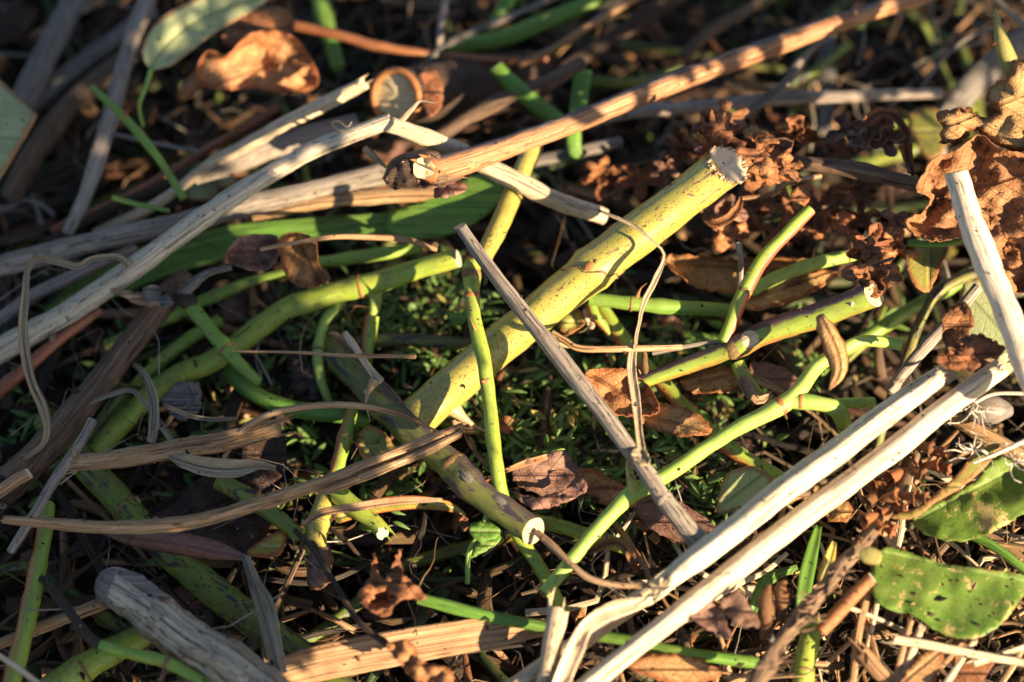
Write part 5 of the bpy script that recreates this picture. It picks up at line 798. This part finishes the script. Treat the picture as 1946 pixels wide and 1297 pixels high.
for q in ([(1455, 1195, 40, 16), (1458, 1170, 42, 30), (1455, 1140, 43, 26), (1462, 1112, 43, 8)], [(1480, 1180, 40, 14), (1486, 1150, 41, 26), (1482, 1120, 42, 26), (1492, 1105, 42, 10)], [(1450, 1215, 38, 14), (1455, 1190, 40, 24), (1448, 1172, 40, 10)]):
    stem('bud', None, None, 'leaf_orange', q, parent=e, origin=c0, rag=.2)
# ---- white root hairs at the right edge
def roots(label, at, n, size, h, seed):
    rs = np.random.default_rng(seed); c0, _ = P(*at, h); e = empty('root_hairs', label, 'roots', c0, 'tangled whitish root hairs at the right edge')
    for i in range(n):
        a = rs.uniform(0, 6.28); x, y = at; pts = [(x, y, h, 3.6)]; l = size * rs.uniform(.5, 1.2)
        for k in range(3): a += rs.normal(0, .7); x += l / 3 * math.cos(a); y += l / 3 * math.sin(a); pts.append((x, y, h + rs.uniform(-2, 3), 3.2 - k * .8))
        stem('root', None, None, 'root_hair', pts, parent=e, origin=c0, seg=5)
roots('tangle of whitish root hairs hanging below the lower big straw tip', (1852, 765), 12, 60, 56, 11)
roots('frayed whitish root tuft over the tan flat twig, middle of three', (1850, 855), 11, 50, 52, 12)
roots('frayed whitish root tuft lowest at the right edge above the green leaf', (1925, 880), 11, 48, 52, 13)
stem('pale_stalk', 'thin whitish root stalk leading from the right edge to the upper root tangle', 'stalk', 'root_hair', [(1850, 768, 56, 6), (1890, 750, 57, 7), (1960, 748, 58, 8)])
stem('pale_stalk', 'thin whitish root stalk joining the two lower root tufts', 'stalk', 'root_hair', [(1850, 880, 52, 5), (1895, 862, 53, 8), (1960, 832, 54, 10)])
# ---- straws standing in the lower right
for i, (lb, a, b, w_) in enumerate((('first thin bright straw rising to the lower edge of the blotched green leaf', (1640, 1150), (1688, 1320), 12), ('straight bright straw leaning left below the blotched leaf', (1668, 1140), (1640, 1260), 10), ('tall pale straw below the middle of the blotched leaf', (1752, 1190), (1708, 1320), 16), ('second pale straw just right of the tall one', (1732, 1180), (1700, 1300), 12), ('bleached thin straw between the calyxes and the split leaf', (1735, 870), (1690, 1060), 14), ('short bleached straw standing left of the largest leaf', (1715, 960), (1705, 1050), 12), ('slender tan stalk hanging from the brown leaf stalk', (1655, 1105), (1620, 1300), 16), ('long level tan blade under the blotched leaf', (1700, 1215), (1960, 1262), 18), ('thin straw crossing to the bottom right corner', (1850, 1262), (1960, 1225), 14), ('pale diagonal straw end in the bottom right, grey at its upper end', (1640, 1240), (1720, 1320), 30), ('thin straw slanting above the tan bottom leaf', (1600, 1150), (1720, 1200), 10), ('tan blade rising at the far bottom right', (1790, 1310), (1850, 1218), 13))):
    m_ = ((a[0] + b[0]) / 2 + rng.uniform(-6, 6), (a[1] + b[1]) / 2)
    stem('straw_stalk', lb, 'straw', 'straw' if i % 3 else 'straw_tan', [(*a, 33 + i % 4, w_), (*m_, 31 + i % 4, w_), (*b, 28 + i % 4, w_ * .9)], ridges=3, ridge=.08, flat=.6, jag=.3)
# ---- small torn bits in the centre
for i, (lb, poly, mt, h) in enumerate((('little orange-brown leaf crumb beside the slim lime stem', [(945, 800), (965, 790), (980, 805), (965, 825), (948, 818)], 'leaf_rust', 26), ('pale green notched leaf scrap left of the slim lime stem', [(848, 590), (870, 596), (888, 592), (884, 612), (860, 618)], 'leaf_clean', 34), ('white fluffy scrap caught on the grey stalk below the papery blade', [(1198, 858), (1225, 852), (1234, 880), (1212, 884)], 'husk', 56), ('red-brown crumb of leaf under the two-leaf nettle sprig', [(870, 980), (888, 985), (890, 1005), (878, 1010)], 'leaf_rust', 30), ('yellowish fallen petal in the gap below the thick cane thorn', [(858, 800), (890, 806), (905, 822), (880, 822)], 'husk_tan', 28), ('thin brown splinter leaf between the slim lime stem and the long curved straw', [(880, 820), (900, 850), (935, 895), (915, 880), (892, 850)], 'leaf_mauve', 30), ('olive bud scale below the thick cane shadow', [(1060, 600), (1100, 590), (1112, 615), (1080, 636), (1062, 625)], 'leaf_olive', 40), ('cream curled scale beside the red shoot', [(1108, 590), (1122, 585), (1130, 620), (1118, 625)], 'straw', 42))):
    sheet('leaf_scrap', lb, 'scrap', mt, poly, h, amp=2.5, freq=.8, jag=1, cell=6, jagl=5)
stem('rose_shoot', 'short red and yellow shoot hanging beneath the thick cane at its middle', 'shoot', 'cane_red', [(1122, 575, 44, 20), (1132, 600, 43, 18), (1148, 620, 41, 18), (1158, 636, 40, 8)])
stem('sprig', 'tiny hairy green stalk hanging under the nettle-like leaves', 'sprig', 'cane_bright', [(925, 975, 36, 8), (915, 1010, 34, 9), (892, 1050, 32, 10), (888, 1110, 28, 10)])
# ---- lesser stalks and leaves half hidden between the named ones
KINDS = [('hidden_stalk', 'bark_brown'), ('hidden_stalk', 'rot_shade_tan'), ('hidden_stalk', 'bark_dark'), ('hidden_stalk', 'rot_shade_green'), ('hidden_stalk', 'rot_shade_grey'), ('hidden_stalk', 'cane_blotch')]
for i in range(110):
    x, y = rng.uniform(-20, 1960), rng.uniform(-10, 1300); a = rng.normal(-.5, .7); l = rng.uniform(90, 330); h = rng.uniform(9, 20) + (6 if y < 300 else 0); w_ = rng.choice([7, 9, 12, 15, 20, 26]); nm, mt = KINDS[int(rng.integers(len(KINDS)))]
    dx, dy = math.cos(a) * l / 2, math.sin(a) * l / 2; k = rng.uniform(-.12, .12) * l
    stem(nm, 'thin stalk half buried in the dark gaps between the bigger stems', 'stalk', mt, [(x - dx, y - dy, h, w_), (x + k * math.sin(a), y - k * math.cos(a), h + 2, w_), (x + dx, y + dy, h - 2, w_ * .8)], group='thin stalks half buried in the pile', step=3)

# ---- crumbs of bark, soil and leaf that have fallen on whatever lies beneath
def crumbs(n):
    dg = bpy.context.evaluated_depsgraph_get(); out = []
    for i in range(n):
        px, py = rng.uniform(-60, 2000), rng.uniform(-60, 1350); p, _ = P(px, py, rng.uniform(0, 40)); ok, loc, nrm, *_ = scn.ray_cast(dg, Vector((p[0] * .001, p[1] * .001, .125)), Vector((0, 0, -1)))
        if not ok: continue
        l = rng.uniform(.3, 1.1) if i % 9 else rng.uniform(1.5, 4)
        if i % 9 == 0 and loc.z > .040: continue
        az = rng.uniform(0, 6.28); out.append((loc.x * 1000, loc.y * 1000, loc.z * 1000 + .15, l, l * rng.uniform(.3, .8), az, rng.uniform(-.1, .3)))
    return out
leaflet_cloud('crumb_litter', crumbs(2600), ['rot_shade_brown', 'rot_shade_leaf', 'straw_tan', 'bark_dark', 'leaf_rust', 'rot_shade_tan'], 'tiny crumbs of bark and dry leaf dusted over the pile', 'crumbs')
